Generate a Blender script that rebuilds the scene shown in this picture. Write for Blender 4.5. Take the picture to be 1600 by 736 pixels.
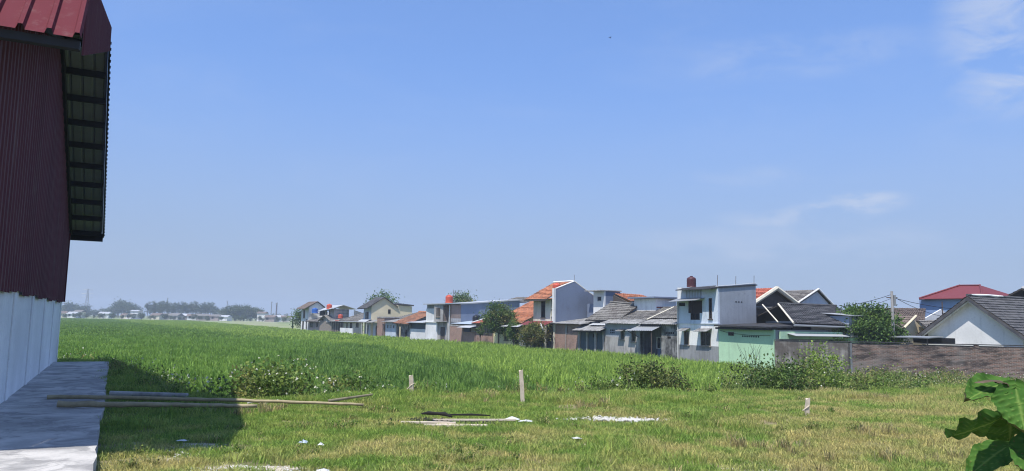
import bpy, math, random
import numpy as np
from mathutils import Vector, Matrix
from math import sin, cos, tan, radians, pi, sqrt, atan2

# ------------------------------------------------------------------ camera, sky, sun, exposure
scene = bpy.context.scene
for o in list(bpy.data.objects): bpy.data.objects.remove(o)
COL = scene.collection
CAM_H = 1.6
cam_d = bpy.data.cameras.new('camera'); cam = bpy.data.objects.new('camera', cam_d); COL.objects.link(cam)
cam_d.sensor_fit = 'HORIZONTAL'; cam_d.sensor_width = 36; cam_d.lens = 36*1180/1600
cam_d.clip_start = 0.05; cam_d.clip_end = 9000
cam.matrix_world = Matrix.Translation((0, 0, CAM_H)) @ Matrix.Rotation(radians(90)+math.atan(133/1180), 4, 'X') @ Matrix.Rotation(radians(1.0), 4, 'Z')
scene.camera = cam

SUN_EL, SUN_AZ = radians(65), radians(180+33)     # azimuth clockwise from +Y
to_sun = Vector((sin(SUN_AZ)*cos(SUN_EL), cos(SUN_AZ)*cos(SUN_EL), sin(SUN_EL)))
sd = bpy.data.lights.new('sun', 'SUN'); sd.energy = 4.2; sd.angle = radians(0.53); sd.color = (1, 0.955, 0.88)
so = bpy.data.objects.new('sun', sd); COL.objects.link(so)
so.rotation_euler = to_sun.to_track_quat('Z', 'Y').to_euler(); so.location = (0, 0, 60)

world = bpy.data.worlds.new('World'); scene.world = world; world.use_nodes = True
wn, wl = world.node_tree.nodes, world.node_tree.links
wn.clear()
def WN(t, **k):
    n = wn.new(t)
    for a, v in k.items(): setattr(n, a, v)
    return n
sky = WN('ShaderNodeTexSky', sky_type='NISHITA', sun_disc=False)
sky.sun_elevation = SUN_EL; sky.sun_rotation = SUN_AZ; sky.altitude = 0; sky.air_density = 1.0; sky.dust_density = 1.0; sky.ozone_density = 4.0
bg = WN('ShaderNodeBackground'); bg.inputs['Strength'].default_value = 0.15
wout = WN('ShaderNodeOutputWorld')
tc = WN('ShaderNodeTexCoord')
def wmath(op, a, b=None, c=None):
    n = WN('ShaderNodeMath', operation=op)
    for i, v in enumerate((a, b, c)):
        if v is None: continue
        if isinstance(v, (int, float)): n.inputs[i].default_value = v
        else: wl.new(v, n.inputs[i])
    return n.outputs[0]
sepd = WN('ShaderNodeSeparateXYZ'); wl.new(tc.outputs['Generated'], sepd.inputs[0])
# azimuth / elevation (radians) of the viewed direction, used to lay thin cloud streaks
az = wmath('ARCTAN2', sepd.outputs[0], sepd.outputs[1])
el = wmath('ARCSINE', sepd.outputs[2])
cmb = WN('ShaderNodeCombineXYZ'); wl.new(az, cmb.inputs[0]); wl.new(el, cmb.inputs[1])
def wnoise(scale, detail, sx, sy, rot=0, off=0):
    mp = WN('ShaderNodeMapping'); mp.inputs['Scale'].default_value = (sx, sy, 1); mp.inputs['Rotation'].default_value = (0, 0, rot); mp.inputs['Location'].default_value = (off, off*.7, 0)
    wl.new(cmb.outputs[0], mp.inputs[0])
    nz = WN('ShaderNodeTexNoise'); nz.inputs['Scale'].default_value = scale; nz.inputs['Detail'].default_value = detail; nz.inputs['Roughness'].default_value = .6
    nz.inputs['Distortion'].default_value = .6
    wl.new(mp.outputs[0], nz.inputs['Vector']); return nz.outputs[0]
def smooth(v, a, b):
    n = WN('ShaderNodeMapRange', interpolation_type='SMOOTHSTEP'); wl.new(v, n.inputs[0])
    n.inputs[1].default_value = a; n.inputs[2].default_value = b; return n.outputs[0]
def blob(a0, e0, ra, re):     # soft elliptical region of sky
    da = wmath('DIVIDE', wmath('SUBTRACT', az, a0), ra); de = wmath('DIVIDE', wmath('SUBTRACT', el, e0), re)
    r2 = wmath('ADD', wmath('MULTIPLY', da, da), wmath('MULTIPLY', de, de))
    return smooth(r2, 1.0, 0.0)
cir = smooth(wnoise(3.2, 7, 1.0, 3.2, -.18), .46, .80)
cir = wmath('MULTIPLY', cir, .10)
wisp = wnoise(9, 8, 1.0, 2.4, -.1, 3.1)
wispm = smooth(wisp, .38, .66)
parts_ = [(.37, .33, .20, .035, .22), (.60, .335, .09, .12, .6), (.585, .255, .14, .03, .25), (.43, .149, .075, .018, .8), (.36, .136, .12, .016, .55), (.33, .1, .28, .035, .3), (.30, .185, .12, .02, .2),
          (-1.2, .35, .5, .08, .4), (1.6, .3, .6, .09, .45), (2.8, .45, .5, .1, .4), (-2.4, .28, .5, .06, .4), (.9, .7, .5, .12, .35)]
tot = cir
for a0, e0, ra, re, s in parts_:
    tot = wmath('ADD', tot, wmath('MULTIPLY', wmath('MULTIPLY', blob(a0, e0, ra, re), wispm), s))
tot = wmath('MULTIPLY', wmath('MINIMUM', tot, .7), .95)
mixc = WN('ShaderNodeMix', data_type='RGBA'); wl.new(tot, mixc.inputs[0]); # tropical midday sky: even out the gradient and push the blue over the whole dome
gm = WN('ShaderNodeGamma'); gm.inputs[1].default_value = .55; wl.new(sky.outputs[0], gm.inputs[0])
tn = WN('ShaderNodeMix', data_type='RGBA', blend_type='MULTIPLY'); tn.inputs[0].default_value = 1; wl.new(gm.outputs[0], tn.inputs[6]); tn.inputs[7].default_value = (.89, 1.24, 1.94, 1)
hzf = wmath('MULTIPLY', smooth(el, .36, -.02), .9)      # low haze layer all round the horizon
mh = WN('ShaderNodeMix', data_type='RGBA'); wl.new(hzf, mh.inputs[0]); wl.new(tn.outputs[2], mh.inputs[6]); mh.inputs[7].default_value = (1.85, 2.3, 3.05, 1)
wl.new(mh.outputs[2], mixc.inputs[6]); mixc.inputs[7].default_value = (3.0, 3.35, 4.1, 1)
wl.new(mixc.outputs[2], bg.inputs[0]); wl.new(bg.outputs[0], wout.inputs[0])

scene.render.engine = 'CYCLES'
scene.cycles.use_denoising = True; scene.cycles.filter_width = 1.1
scene.cycles.max_bounces = 6; scene.cycles.transparent_max_bounces = 6; scene.cycles.volume_bounces = 0
scene.view_settings.view_transform = 'Standard'; scene.view_settings.look = 'None'
scene.view_settings.exposure = 0.45; scene.view_settings.gamma = 1
scene.view_settings.use_curve_mapping = False

# ------------------------------------------------------------------ helpers
rng = np.random.default_rng(7); random.seed(7)

def tag(o, label=None, cat=None, group=None, kind=None):
    if label: o['label'] = label
    if cat: o['category'] = cat
    if group: o['group'] = group
    if kind: o['kind'] = kind
    return o

def empty(name, loc=(0, 0, 0), rz=0, label=None, cat=None, group=None):
    o = bpy.data.objects.new(name, None); COL.objects.link(o); o.location = loc; o.rotation_euler = (0, 0, rz)
    o.empty_display_size = .2
    return tag(o, label, cat, group)

def link_mesh(name, V, Fc, mat, parent=None, smooth_=False, origin=None):
    me = bpy.data.meshes.new(name); V = np.asarray(V, float)
    if origin is not None: V = V-np.asarray(origin)
    me.from_pydata(V.tolist(), [], Fc if isinstance(Fc, list) else Fc.tolist()); me.update()
    if smooth_: me.polygons.foreach_set('use_smooth', np.ones(len(me.polygons), bool))
    o = bpy.data.objects.new(name, me); COL.objects.link(o)
    if mat is not None: me.materials.append(mat)
    if parent is not None: o.parent = parent
    if origin is not None: o.location = origin
    return o

class MB:
    """collects shapes in a local frame; build() links them as one mesh"""
    def __init__(s, f=None): s.V = []; s.F = []; s.f = f or (lambda a, b, c: (a, b, c))
    def add(s, vs, fs):
        k = len(s.V); s.V += [s.f(*v) for v in vs]; s.F += [tuple(i+k for i in f) for f in fs]; return s
    def box(s, a0, a1, b0, b1, c0, c1):
        vs = [(a, b, c) for c in (c0, c1) for b in (b0, b1) for a in (a0, a1)]
        return s.add(vs, [(0, 2, 3, 1), (4, 5, 7, 6), (0, 1, 5, 4), (2, 6, 7, 3), (0, 4, 6, 2), (1, 3, 7, 5)])
    def prism(s, poly, ax, d0, d1):
        """polygon of (p,q) extruded along axis ax (0,1,2) from d0 to d1"""
        def mk(p, q, d): return (d, p, q) if ax == 0 else (p, d, q) if ax == 1 else (p, q, d)
        n = len(poly); vs = [mk(p, q, d0) for p, q in poly]+[mk(p, q, d1) for p, q in poly]
        fs = [tuple(range(n))[::-1], tuple(range(n, 2*n))]+[(i, (i+1) % n, n+(i+1) % n, n+i) for i in range(n)]
        return s.add(vs, fs)
    def slab(s, q, th):
        """sheet of four corners with thickness (downwards)"""
        vs = list(q)+[(a, b, c-th) for a, b, c in q]
        return s.add(vs, [(0, 1, 2, 3), (7, 6, 5, 4)]+[(i, i+4, (i+1) % 4+4, (i+1) % 4) for i in range(4)])
    def tube(s, pts, rs, n=8, cap=True):
        pts = [Vector(p) for p in pts]
        if not hasattr(rs, '__len__'): rs = [rs]*len(pts)
        k0 = []; vs = []
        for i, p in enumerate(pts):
            t = (pts[min(i+1, len(pts)-1)]-pts[max(i-1, 0)]).normalized()
            u = t.cross(Vector((0, 0, 1)));  u = u if u.length > .05 else t.cross(Vector((1, 0, 0)))
            u.normalize(); w = t.cross(u)
            for j in range(n):
                a = 2*pi*j/n; vs.append(tuple(p+(u*cos(a)+w*sin(a))*rs[i]))
        fs = [(i*n+j, i*n+(j+1) % n, (i+1)*n+(j+1) % n, (i+1)*n+j) for i in range(len(pts)-1) for j in range(n)]
        if cap: fs += [tuple(range(n)), tuple(range((len(pts)-1)*n, len(pts)*n))]
        return s.add(vs, fs)
    def lathe(s, c, prof, n=14):
        vs = [(c[0]+r*cos(2*pi*j/n), c[1]+r*sin(2*pi*j/n), c[2]+z) for r, z in prof for j in range(n)]
        fs = [(i*n+j, i*n+(j+1) % n, (i+1)*n+(j+1) % n, (i+1)*n+j) for i in range(len(prof)-1) for j in range(n)]
        fs += [tuple(range(n)), tuple(range((len(prof)-1)*n, len(prof)*n))]
        return s.add(vs, fs)
    def build(s, name, mat, parent=None, smooth_=False, origin=None):
        return link_mesh(name, s.V, s.F, mat, parent, smooth_, origin)

# ------------------------------------------------------------------ materials
class NT:
    def __init__(s, name):
        s.m = bpy.data.materials.new(name); s.m.use_nodes = True; s.n = s.m.node_tree.nodes; s.l = s.m.node_tree.links; s.n.clear()
        s.out = s.n.new('ShaderNodeOutputMaterial')
    def new(s, t, ins=None, **k):
        n = s.n.new(t)
        for a, v in k.items(): setattr(n, a, v)
        for a, v in (ins or {}).items(): s.put(n.inputs[a], v)
        return n
    def put(s, sock, v):
        if hasattr(v, 'is_linked') or hasattr(v, 'links'): s.l.new(v, sock)
        elif isinstance(v, tuple) and len(v) == 3 and sock.type == 'RGBA': sock.default_value = (*v, 1)
        else: sock.default_value = v
    def pos(s): return s.new('ShaderNodeNewGeometry').outputs['Position']
    def noise(s, vec, scale, detail=4, rough=.55, sx=1, sy=1, sz=1, dist=0):
        mp = s.new('ShaderNodeMapping', {'Vector': vec, 'Scale': (sx, sy, sz)})
        return s.new('ShaderNodeTexNoise', {'Vector': mp.outputs[0], 'Scale': scale, 'Detail': detail, 'Roughness': rough, 'Distortion': dist}).outputs[0]
    def ramp(s, v, a, b, lo=0., hi=1.):
        return s.new('ShaderNodeMapRange', {0: v, 1: a, 2: b, 3: lo, 4: hi}, interpolation_type='SMOOTHSTEP').outputs[0]
    def mix(s, f, a, b, mode='MIX'):
        n = s.new('ShaderNodeMix', data_type='RGBA', blend_type=mode); s.put(n.inputs[0], f); s.put(n.inputs[6], a); s.put(n.inputs[7], b); return n.outputs[2]
    def math(s, op, a, b=0.):
        n = s.new('ShaderNodeMath', operation=op); s.put(n.inputs[0], a); s.put(n.inputs[1], b); return n.outputs[0]
    def bump(s, h, strength=.3, dist=.02):
        return s.new('ShaderNodeBump', {'Height': h, 'Strength': strength, 'Distance': dist}).outputs[0]
    def done(s, col, rough=.85, normal=None, metal=0., spec=.3, **extra):
        p = s.new('ShaderNodeBsdfPrincipled', {'Base Color': col, 'Roughness': rough, 'Metallic': metal, 'Specular IOR Level': spec})
        if normal is not None: s.l.new(normal, p.inputs['Normal'])
        for k, v in extra.items(): s.put(p.inputs[k.replace('_', ' ')], v)
        s.l.new(p.outputs[0], s.out.inputs[0]); return s.m

def plaster(name, col, stain=(.10, .09, .085), amt=.5, scale=.5, streak=1.0, rough=.9):
    t = NT(name); P = t.pos()
    big = t.noise(P, scale, 6, .6); st = t.noise(P, 1.6, 5, .65, 2.2, 2.2, .25); fine = t.noise(P, 9, 5, .7)
    m = t.ramp(t.math('ADD', t.math('MULTIPLY', big, .5), t.math('MULTIPLY', st, .5*streak)), .58-.25*amt, .72-.18*amt)
    m = t.math('MULTIPLY', m, min(1, .15+amt*1.15))
    c = t.mix(m, t.mix(t.ramp(t.noise(P, .28, 3), .35, .65), col, tuple(x*.80 for x in col)), stain)
    sp2 = t.noise(P, 3.4, 6, .75); c = t.mix(t.math('MULTIPLY', t.ramp(sp2, .58, .7), .45), c, tuple(x*.45 for x in col))
    c = t.mix(t.math('MULTIPLY', t.ramp(fine, .3, .75), .28), c, tuple(x*.62 for x in col))
    return t.done(c, rough, t.bump(fine, .25, .02))

def brickmat(name, c1, c2, mortar, bs=.22, bh=.065, dirt=.5, rot=0):
    t = NT(name); P = t.pos()
    # (along wall, height) coordinates from world position
    sep = t.new('ShaderNodeSeparateXYZ', {0: P})
    along = t.math('ADD', t.math('MULTIPLY', sep.outputs[0], cos(rot)), t.math('MULTIPLY', sep.outputs[1], sin(rot)))
    vec = t.new('ShaderNodeCombineXYZ', {0: along, 1: sep.outputs[2]}).outputs[0]
    br = t.new('ShaderNodeTexBrick', {'Vector': vec, 'Color1': c1, 'Color2': c2, 'Mortar': mortar, 'Scale': 1., 'Mortar Size': .012, 'Brick Width': bs, 'Row Height': bh, 'Bias': 0.})
    big = t.noise(P, .7, 6, .65); st = t.noise(P, 2.2, 6, .7, 1.5, 1.5, .6)
    c = t.mix(t.math('MULTIPLY', t.ramp(big, .42, .72), dirt), br.outputs[0], (.07, .06, .055))
    c = t.mix(t.math('MULTIPLY', t.ramp(st, .5, .78), .55), c, (.33, .28, .25))
    return t.done(c, .95, t.bump(t.math('ADD', t.math('MULTIPLY', br.outputs[1], -1.), t.noise(P, 20, 3)), .5, .02))

def tilemat(name, col, alt, moss=.4):
    t = NT(name); P = t.pos()
    v = t.new('ShaderNodeTexVoronoi', {'Vector': P, 'Scale': 3.6}); rnd = t.new('ShaderNodeSeparateColor', {0: v.outputs['Color']}).outputs[0]
    c = t.mix(t.ramp(rnd, .2, .9), col, alt)
    c = t.mix(t.math('MULTIPLY', t.ramp(t.noise(P, .9, 6, .65), .45, .72), moss), c, (.045, .042, .036))
    return t.done(c, .9, t.bump(t.noise(P, 12, 4), .2, .02))

def metalmat(name, col, rust=(.16, .07, .035), amt=.25, rough=.5, metal=.2, spec=.4):
    t = NT(name); P = t.pos(); rnd = t.new('ShaderNodeObjectInfo').outputs['Random']
    n = t.noise(P, 1.3, 6, .65, 1, 1, .5); f = t.noise(P, 7, 4, .6)
    c = t.mix(t.math('MULTIPLY', t.ramp(n, .5, .75), amt), col, rust)
    c = t.mix(t.math('MULTIPLY', f, .25), c, tuple(x*.6 for x in col)); c = t.mix(t.math('MULTIPLY', rnd, .5), c, tuple(x*.62+.004 for x in col)); dust = t.noise(P, 2.3, 6, .7, 3, 3, .35); c = t.mix(t.math('MULTIPLY', t.ramp(dust, .52, .75), .18), c, (.30, .27, .24))
    return t.done(c, rough, None, metal, spec)

def plain(name, col, rough=.8, metal=0., spec=.3, var=.25, sc=5.):
    t = NT(name); P = t.pos(); c = t.mix(t.math('MULTIPLY', t.ramp(t.noise(P, sc, 5, .65), .3, .8), var), col, tuple(x*.35 for x in col))
    return t.done(c, rough, None, metal, spec)

def leafmat(name, c1, c2, c3=None, trans=.35, scale=.6, rough=.55, attr=True, patch=None, spec=.25):
    t = NT(name); P = t.pos()
    v = t.noise(P, scale, 5, .6)
    c = t.mix(t.ramp(v, .35, .65), c1, c2)
    if c3 is not None: c = t.mix(t.math('MULTIPLY', t.ramp(t.noise(P, scale*.45+.1, 4, .6, 1, 1, 1, .4), .5, .66), .9), c, c3)
    if attr:
        a = t.new('ShaderNodeAttribute', attribute_name='tone').outputs['Fac']
        c = t.mix(1., c, t.new('ShaderNodeCombineColor', {0: t.math('ADD', t.math('MULTIPLY', a, 1.2), .40), 1: t.math('ADD', t.math('MULTIPLY', a, 1.05), .47), 2: t.math('ADD', t.math('MULTIPLY', a, .8), .55)}).outputs[0], 'MULTIPLY')
    p = t.new('ShaderNodeBsdfPrincipled', {'Base Color': c, 'Roughness': rough, 'Specular IOR Level': spec})
    tr = t.new('ShaderNodeBsdfTranslucent', {'Color': t.mix(.5, c, (.25, .4, .04), 'MULTIPLY') if False else c})
    mx = t.new('ShaderNodeMixShader', {0: trans, 1: p.outputs[0], 2: tr.outputs[0]})
    t.l.new(mx.outputs[0], t.out.inputs[0]); return t.m

M = {}
M['white'] = plaster('white_plaster', (.84, .84, .83), (.40, .39, .37), .35)
M['paleblue'] = plaster('pale_blue_plaster', (.63, .69, .77), (.34, .37, .41), .35)
M['white_wh'] = plaster('white_masonry_paint', (.93, .93, .93), (.72, .73, .73), .25, .4, 1.1)
M['grey'] = plaster('grey_cement_plaster', (.33, .335, .34), (.17, .17, .17), .5)
M['grey_blue'] = plaster('blue_grey_plaster', (.36, .39, .44), (.25, .27, .3), .35, .5, 1.2)
M['grey_mould'] = plaster('mouldy_grey_plaster', (.36, .36, .35), (.045, .045, .045), 1.0, 1.6, .8)
M['grey_dark'] = plaster('dark_grey_plaster', (.2, .215, .235), (.08, .08, .085), .7, .9)
M['slate_blue'] = plaster('slate_blue_paint', (.19, .23, .32), (.14, .16, .21), .3)
M['blue'] = plaster('blue_paint', (.24, .33, .54), (.17, .22, .34), .3)
M['green'] = plaster('mint_green_paint', (.50, .73, .49), (.28, .4, .28), .28, .4)
M['cream'] = plaster('cream_paint', (.86, .73, .50), (.5, .42, .3), .2)
M['yellow'] = plaster('pale_yellow_paint', (.84, .76, .44), (.46, .4, .26), .3)
M['offwhite'] = plaster('offwhite_paint', (.76, .71, .58), (.36, .33, .27), .4)
M['pinkish'] = plaster('faded_pink_plaster', (.45, .37, .35), (.22, .2, .19), .6)
M['concrete'] = plaster('bare_concrete', (.47, .45, .43), (.18, .17, .165), .6, .8)
M['blackstain_shade'] = plaster('black_stained_concrete_and_shade', (.06, .06, .065), (.02, .02, .02), .6)  # stained slabs, and the painted shade strip under the green house eave
M['brick'] = brickmat('red_brown_brick', (.40, .22, .155), (.28, .155, .115), (.38, .33, .30), dirt=.45, rot=radians(118.65))
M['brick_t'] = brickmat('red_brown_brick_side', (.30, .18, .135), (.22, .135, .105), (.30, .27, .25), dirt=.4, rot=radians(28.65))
M['brick_wall'] = brickmat('old_boundary_brick', (.21, .125, .095), (.11, .07, .06), (.22, .20, .185), dirt=.95, rot=radians(-17.8))
t = NT('old_boundary_brick_weathered'); P_ = t.pos(); sp = t.new('ShaderNodeSeparateXYZ', {0: P_}); ra_ = radians(-17.8)
al = t.math('ADD', t.math('MULTIPLY', sp.outputs[0], cos(ra_)), t.math('MULTIPLY', sp.outputs[1], sin(ra_))); vec = t.new('ShaderNodeCombineXYZ', {0: al, 1: sp.outputs[2]}).outputs[0]
br1 = t.new('ShaderNodeTexBrick', {'Vector': vec, 'Color1': (.24, .135, .10), 'Color2': (.09, .06, .05), 'Mortar': (.24, .215, .195), 'Scale': 1., 'Mortar Size': .014, 'Brick Width': .24, 'Row Height': .075})
nA = t.noise(vec, 1.1, 7, .7, .5, 1.6); nB = t.noise(vec, 5., 7, .75, .5, 1.8); nC = t.noise(vec, .5, 4, .6)
c = t.mix(t.ramp(nA, .45, .6), br1.outputs[0], (.055, .045, .042)); c = t.mix(t.math('MULTIPLY', t.ramp(nB, .5, .68), .8), c, (.30, .235, .20)); c = t.mix(t.math('MULTIPLY', t.ramp(nC, .5, .65), .5), c, (.20, .19, .18))
M['brick_wall'] = t.done(c, .95, t.bump(t.math('ADD', t.math('MULTIPLY', br1.outputs[1], -1.), nB), .6, .03))
M['wall_patch'] = plaster('patchy_wall_plaster', (.34, .32, .30), (.10, .085, .075), 1.0, 1.4, .9)
M['tile_orange'] = tilemat('orange_clay_tile', (.47, .19, .10), (.31, .135, .08), .45)
M['tile_red'] = tilemat('red_clay_tile', (.44, .13, .085), (.33, .11, .08), .25)
M['tile_grey'] = tilemat('weathered_grey_tile', (.21, .20, .185), (.14, .13, .12), .45)
M['tile_dark'] = tilemat('dark_grey_tile', (.10, .10, .105), (.065, .065, .07), .2)
M['tile_brown'] = tilemat('brown_clay_tile', (.19, .145, .12), (.14, .11, .095), .45)
M['tile_rust'] = tilemat('rusty_clay_tile', (.33, .155, .09), (.2, .11, .075), .45)
M['zinc'] = metalmat('zinc_sheet', (.36, .375, .39), (.26, .22, .19), .35, .5, .35)
M['asbestos'] = plaster('fibre_cement_sheet', (.33, .33, .325), (.14, .135, .13), .7, 1.2)
M['zinc_white'] = metalmat('pale_metal_sheet', (.5, .515, .53), (.4, .38, .36), .2, .5, .1)
M['zinc_blue'] = metalmat('pale_blue_metal_sheet', (.45, .53, .62), (.3, .3, .32), .3, .5, .1)
M['red_sheet'] = metalmat('dark_red_sheet', (.20, .045, .05), (.13, .035, .035), .3, .6, 0., .2)
M['maroon'] = metalmat('maroon_wall_sheet', (.115, .034, .047), (.08, .024, .033), .6, .65, 0., .12)
M['maroon_roof'] = metalmat('maroon_roof_sheet', (.155, .036, .045), (.10, .026, .03), .5, .7, 0., .05)
M['soffit'] = metalmat('bare_sheet_underside', (.27, .29, .34), (.15, .16, .19), .5, .6, .1)
M['steel_black'] = plain('black_painted_steel', (.018, .018, .022), .6)
M['steel'] = plain('rusty_steel', (.12, .09, .075), .7)
M['glass'] = plain('dark_window_glass', (.018, .02, .026), .12, 0., .5, .1)
M['dark'] = plain('dark_interior', (.022, .021, .022), .9)
M['blind'] = plain('brown_slat_blind', (.06, .04, .035), .8)
M['frame_w'] = plain('white_window_frame', (.6, .6, .58), .7)
M['frame_b'] = plain('brown_window_frame', (.16, .1, .07), .7)
M['wood'] = plain('weathered_board', (.30, .26, .22), .9, var=.6, sc=4)
M['wood_dark'] = plain('dark_weathered_board', (.10, .085, .075), .9, var=.5)
M['wood_pale'] = plain('sun_bleached_board', (.62, .53, .42), .9, var=.4, sc=9)
M['char'] = plain('charred_wood', (.02, .019, .018), .9)
M['bamboo'] = plain('dry_bamboo', (.40, .33, .20), .6, var=.6, sc=6)
M['plastic_w'] = plain('white_plastic', (.60, .61, .60), .4, var=.15)
M['tank_red'] = plain('orange_red_tank', (.55, .10, .06), .5, var=.15)
M['tank_black'] = plain('black_tank', (.02, .022, .03), .4, var=.1)
M['tank_blue'] = plain('blue_tank', (.03, .12, .42), .4, var=.1)
M['tank_maroon'] = plain('dark_maroon_tank', (.085, .03, .035), .45, var=.2)
M['stone'] = plain('pale_stone', (.55, .53, .49), .95, var=.3)
M['bark'] = plain('grey_brown_bark', (.16, .125, .095), .95, var=.5)
M['teal_board_shade'] = plain('dark_teal_board_and_shade', (.07, .10, .12), .7, var=.3)  # lean-to boards, and the painted shade on the white shack
M['bird'] = plain('dark_feathers', (.02, .02, .025), .8)

# ------------------------------------------------------------------ setting: terrain
EDGE = np.array([(-60, 30), (-13.6, 26), (-11.6, 22.6), (-8.4, 17.6), (-6.4, 15.4), (-4.6, 14.9), (-3.4, 15.6), (-2.2, 17), (.3, 17.3), (3.1, 18), (7.3, 18.9), (12.4, 21), (16, 22), (60, 30)], float)
PADDY = -1.5
def edge_dist(x, y):
    """signed distance past the edge of the raised lot (positive on the paddy side)"""
    x = np.asarray(x, float); y = np.asarray(y, float); best = np.full(x.shape, 1e9)
    for a, b in zip(EDGE[:-1], EDGE[1:]):
        d = b-a; k = np.clip(((x-a[0])*d[0]+(y-a[1])*d[1])/(d@d), 0, 1)
        best = np.minimum(best, np.hypot(x-a[0]-k*d[0], y-a[1]-k*d[1]))
    return np.where(y > np.interp(x, EDGE[:, 0], EDGE[:, 1]), best, -best)
def vnoise(x, y, s, seed=0):
    """cheap smooth noise, -1..1"""
    x = np.asarray(x)/s; y = np.asarray(y)/s; r = np.zeros_like(x, float)
    g = np.random.default_rng(seed)
    for _ in range(7):
        a = g.uniform(0, 2*pi); k = g.uniform(.6, 1.9); r += np.sin(k*(x*cos(a)+y*sin(a))*2+g.uniform(0, 6.28))
    return r/7*1.6
def lot_z(x, y):
    d = edge_dist(x, y); k = np.clip((d+.3)/2.8, 0, 1); k = k*k*(3-2*k)
    return PADDY*k*1.06+.05*vnoise(x, y, 2.6, 3)*(1-k)+.02*vnoise(x, y, .7, 5)*(1-k)-.05*(1-k)

t = NT('far_ground'); P_ = t.pos()
c = t.mix(t.ramp(t.noise(P_, .02, 5, .6), .4, .6), (.30, .29, .17), (.20, .25, .10)); c = t.mix(t.ramp(t.noise(P_, .11, 5, .6, 1, .3), .45, .62), c, (.15, .20, .07))
M['far_ground'] = t.done(c, 1.)
t = NT('paddy_mud'); P_ = t.pos()
M['mud'] = t.done(t.mix(t.noise(P_, 1.2, 5), (.05, .06, .025), (.09, .085, .05)), 1.)
t = NT('dry_field_soil'); P_ = t.pos()
M['dry'] = t.done(t.mix(t.ramp(t.noise(P_, .05, 5), .4, .6), (.27, .27, .15), (.20, .25, .10)), 1.)
t = NT('lot_soil'); P_ = t.pos()
n1 = t.noise(P_, .55, 6, .65); n2 = t.noise(P_, 6, 6, .7)
c = t.mix(t.ramp(n1, .42, .62), (.14, .14, .055), (.27, .22, .12)); c = t.mix(t.math('MULTIPLY', t.ramp(n2, .5, .75), .5), c, (.27, .235, .17))
M['lot'] = t.done(c, 1., t.bump(n2, .6, .05))

L = 1600
tag(link_mesh('ground', [(-L, -350, PADDY-.08), (L, -350, PADDY-.08), (L, L, PADDY-.08), (-L, L, PADDY-.08)], [(0, 1, 2, 3)], M['far_ground']), kind='structure')
tag(link_mesh('paddy_ground', [(20, 12, PADDY), (14, 52, PADDY), (-46, 160, PADDY), (-130, 330, PADDY), (-320, 330, PADDY), (-70, 12, PADDY)], [(0, 1, 2, 3, 4, 5)], M['mud']), kind='structure')
tag(link_mesh('dry_field', [(-47, 163, PADDY+.02), (-60, 230, PADDY+.02), (-140, 420, PADDY+.02), (-420, 420, PADDY+.02), (-320, 331, PADDY+.02), (-131, 331, PADDY+.02)], [(0, 1, 2, 3, 4, 5)], M['dry']), kind='structure')
gx = np.arange(-34, 40.01, .4); gy = np.arange(-14, 34.01, .4); X, Y = np.meshgrid(gx, gy); Z = lot_z(X, Y)
nx, ny = len(gx), len(gy); idx = np.arange(nx*ny).reshape(ny, nx)
fq = np.stack([idx[:-1, :-1], idx[:-1, 1:], idx[1:, 1:], idx[1:, :-1]], -1).reshape(-1, 4)
tag(link_mesh('lot_terrain', np.stack([X, Y, Z], -1).reshape(-1, 3), fq, M['lot'], smooth_=True), kind='structure')

# ------------------------------------------------------------------ warehouse (frame: u along the wall away from camera, v out from the wall)
WA = radians(27.46); WO = np.array((-14.55, 24.57, 0.))
WD = np.array((-sin(WA), cos(WA), 0)); WNn = np.array((cos(WA), sin(WA), 0))
def W(u, v, z): p = WO+WD*u+WNn*v; return (p[0], p[1], z)
WH0 = W(-9.3, -7, 0)
wh = empty('warehouse', WH0, 0, 'maroon metal-clad warehouse with white masonry base at the field edge', 'warehouse')
def WM(): return MB(lambda u, v, z: tuple(np.array(W(u, v, z))-np.array(WH0)))
def wpart(mb, name, mat, parent=None): return mb.build(name, mat, parent or wh)
NE, RG, FE = (-18.15, 5.62), (-9.3, 8.05), (.75, 4.3)
def roofz(u):
    return float(np.interp(u, [NE[0], RG[0], FE[0]], [NE[1], RG[1], FE[1]]))
UN, VB = -18.3, -15.
def msheet(mb, u0, u1, zb, ztop, v, rib=.34, depth=.022, th=0):
    """ribbed vertical sheet in the plane v"""
    us = []; n = int(round((u1-u0)/rib))
    for i in range(n):
        a = u0+(u1-u0)*i/n; w = (u1-u0)/n
        us += [(a, 0), (a+.62*w, 0), (a+.72*w, depth), (a+.9*w, depth)]
    us.append((u1, 0)); vs = []
    for u, d in us: vs += [(u, v+d, zb(u) if callable(zb) else zb), (u, v+d, ztop(u))]
    k = len(us); mb.add(vs, [(2*i, 2*i+2, 2*i+3, 2*i+1) for i in range(k-1)])
# masonry base
mb = WM(); mb.box(UN, 0, -.25, 0, -.3, 2.02); wpart(mb, 'masonry_wall', M['white_wh'])
mb = WM(); mb.box(-.25, 0, VB, -.252, -.3, 2.02); mb.box(UN, UN+.25, VB, -.252, -.3, 2.02); mb.box(UN+.252, -.252, VB, VB+.25, -.3, 2.02); wpart(mb, 'masonry_wall', M['white_wh'])
for u in (-.25, -3.3, -6.4, -9.6, -12.8, -16.0):
    mb = WM(); mb.box(u-.15, u+.15, .002, .022, -.3, 2.1); wpart(mb, 'pilaster', M['white_wh'])
mb = WM(); mb.box(UN, 0.03, -.2, .03, 2.021, 2.06); wpart(mb, 'base_ledge', M['white_wh'])
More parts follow.
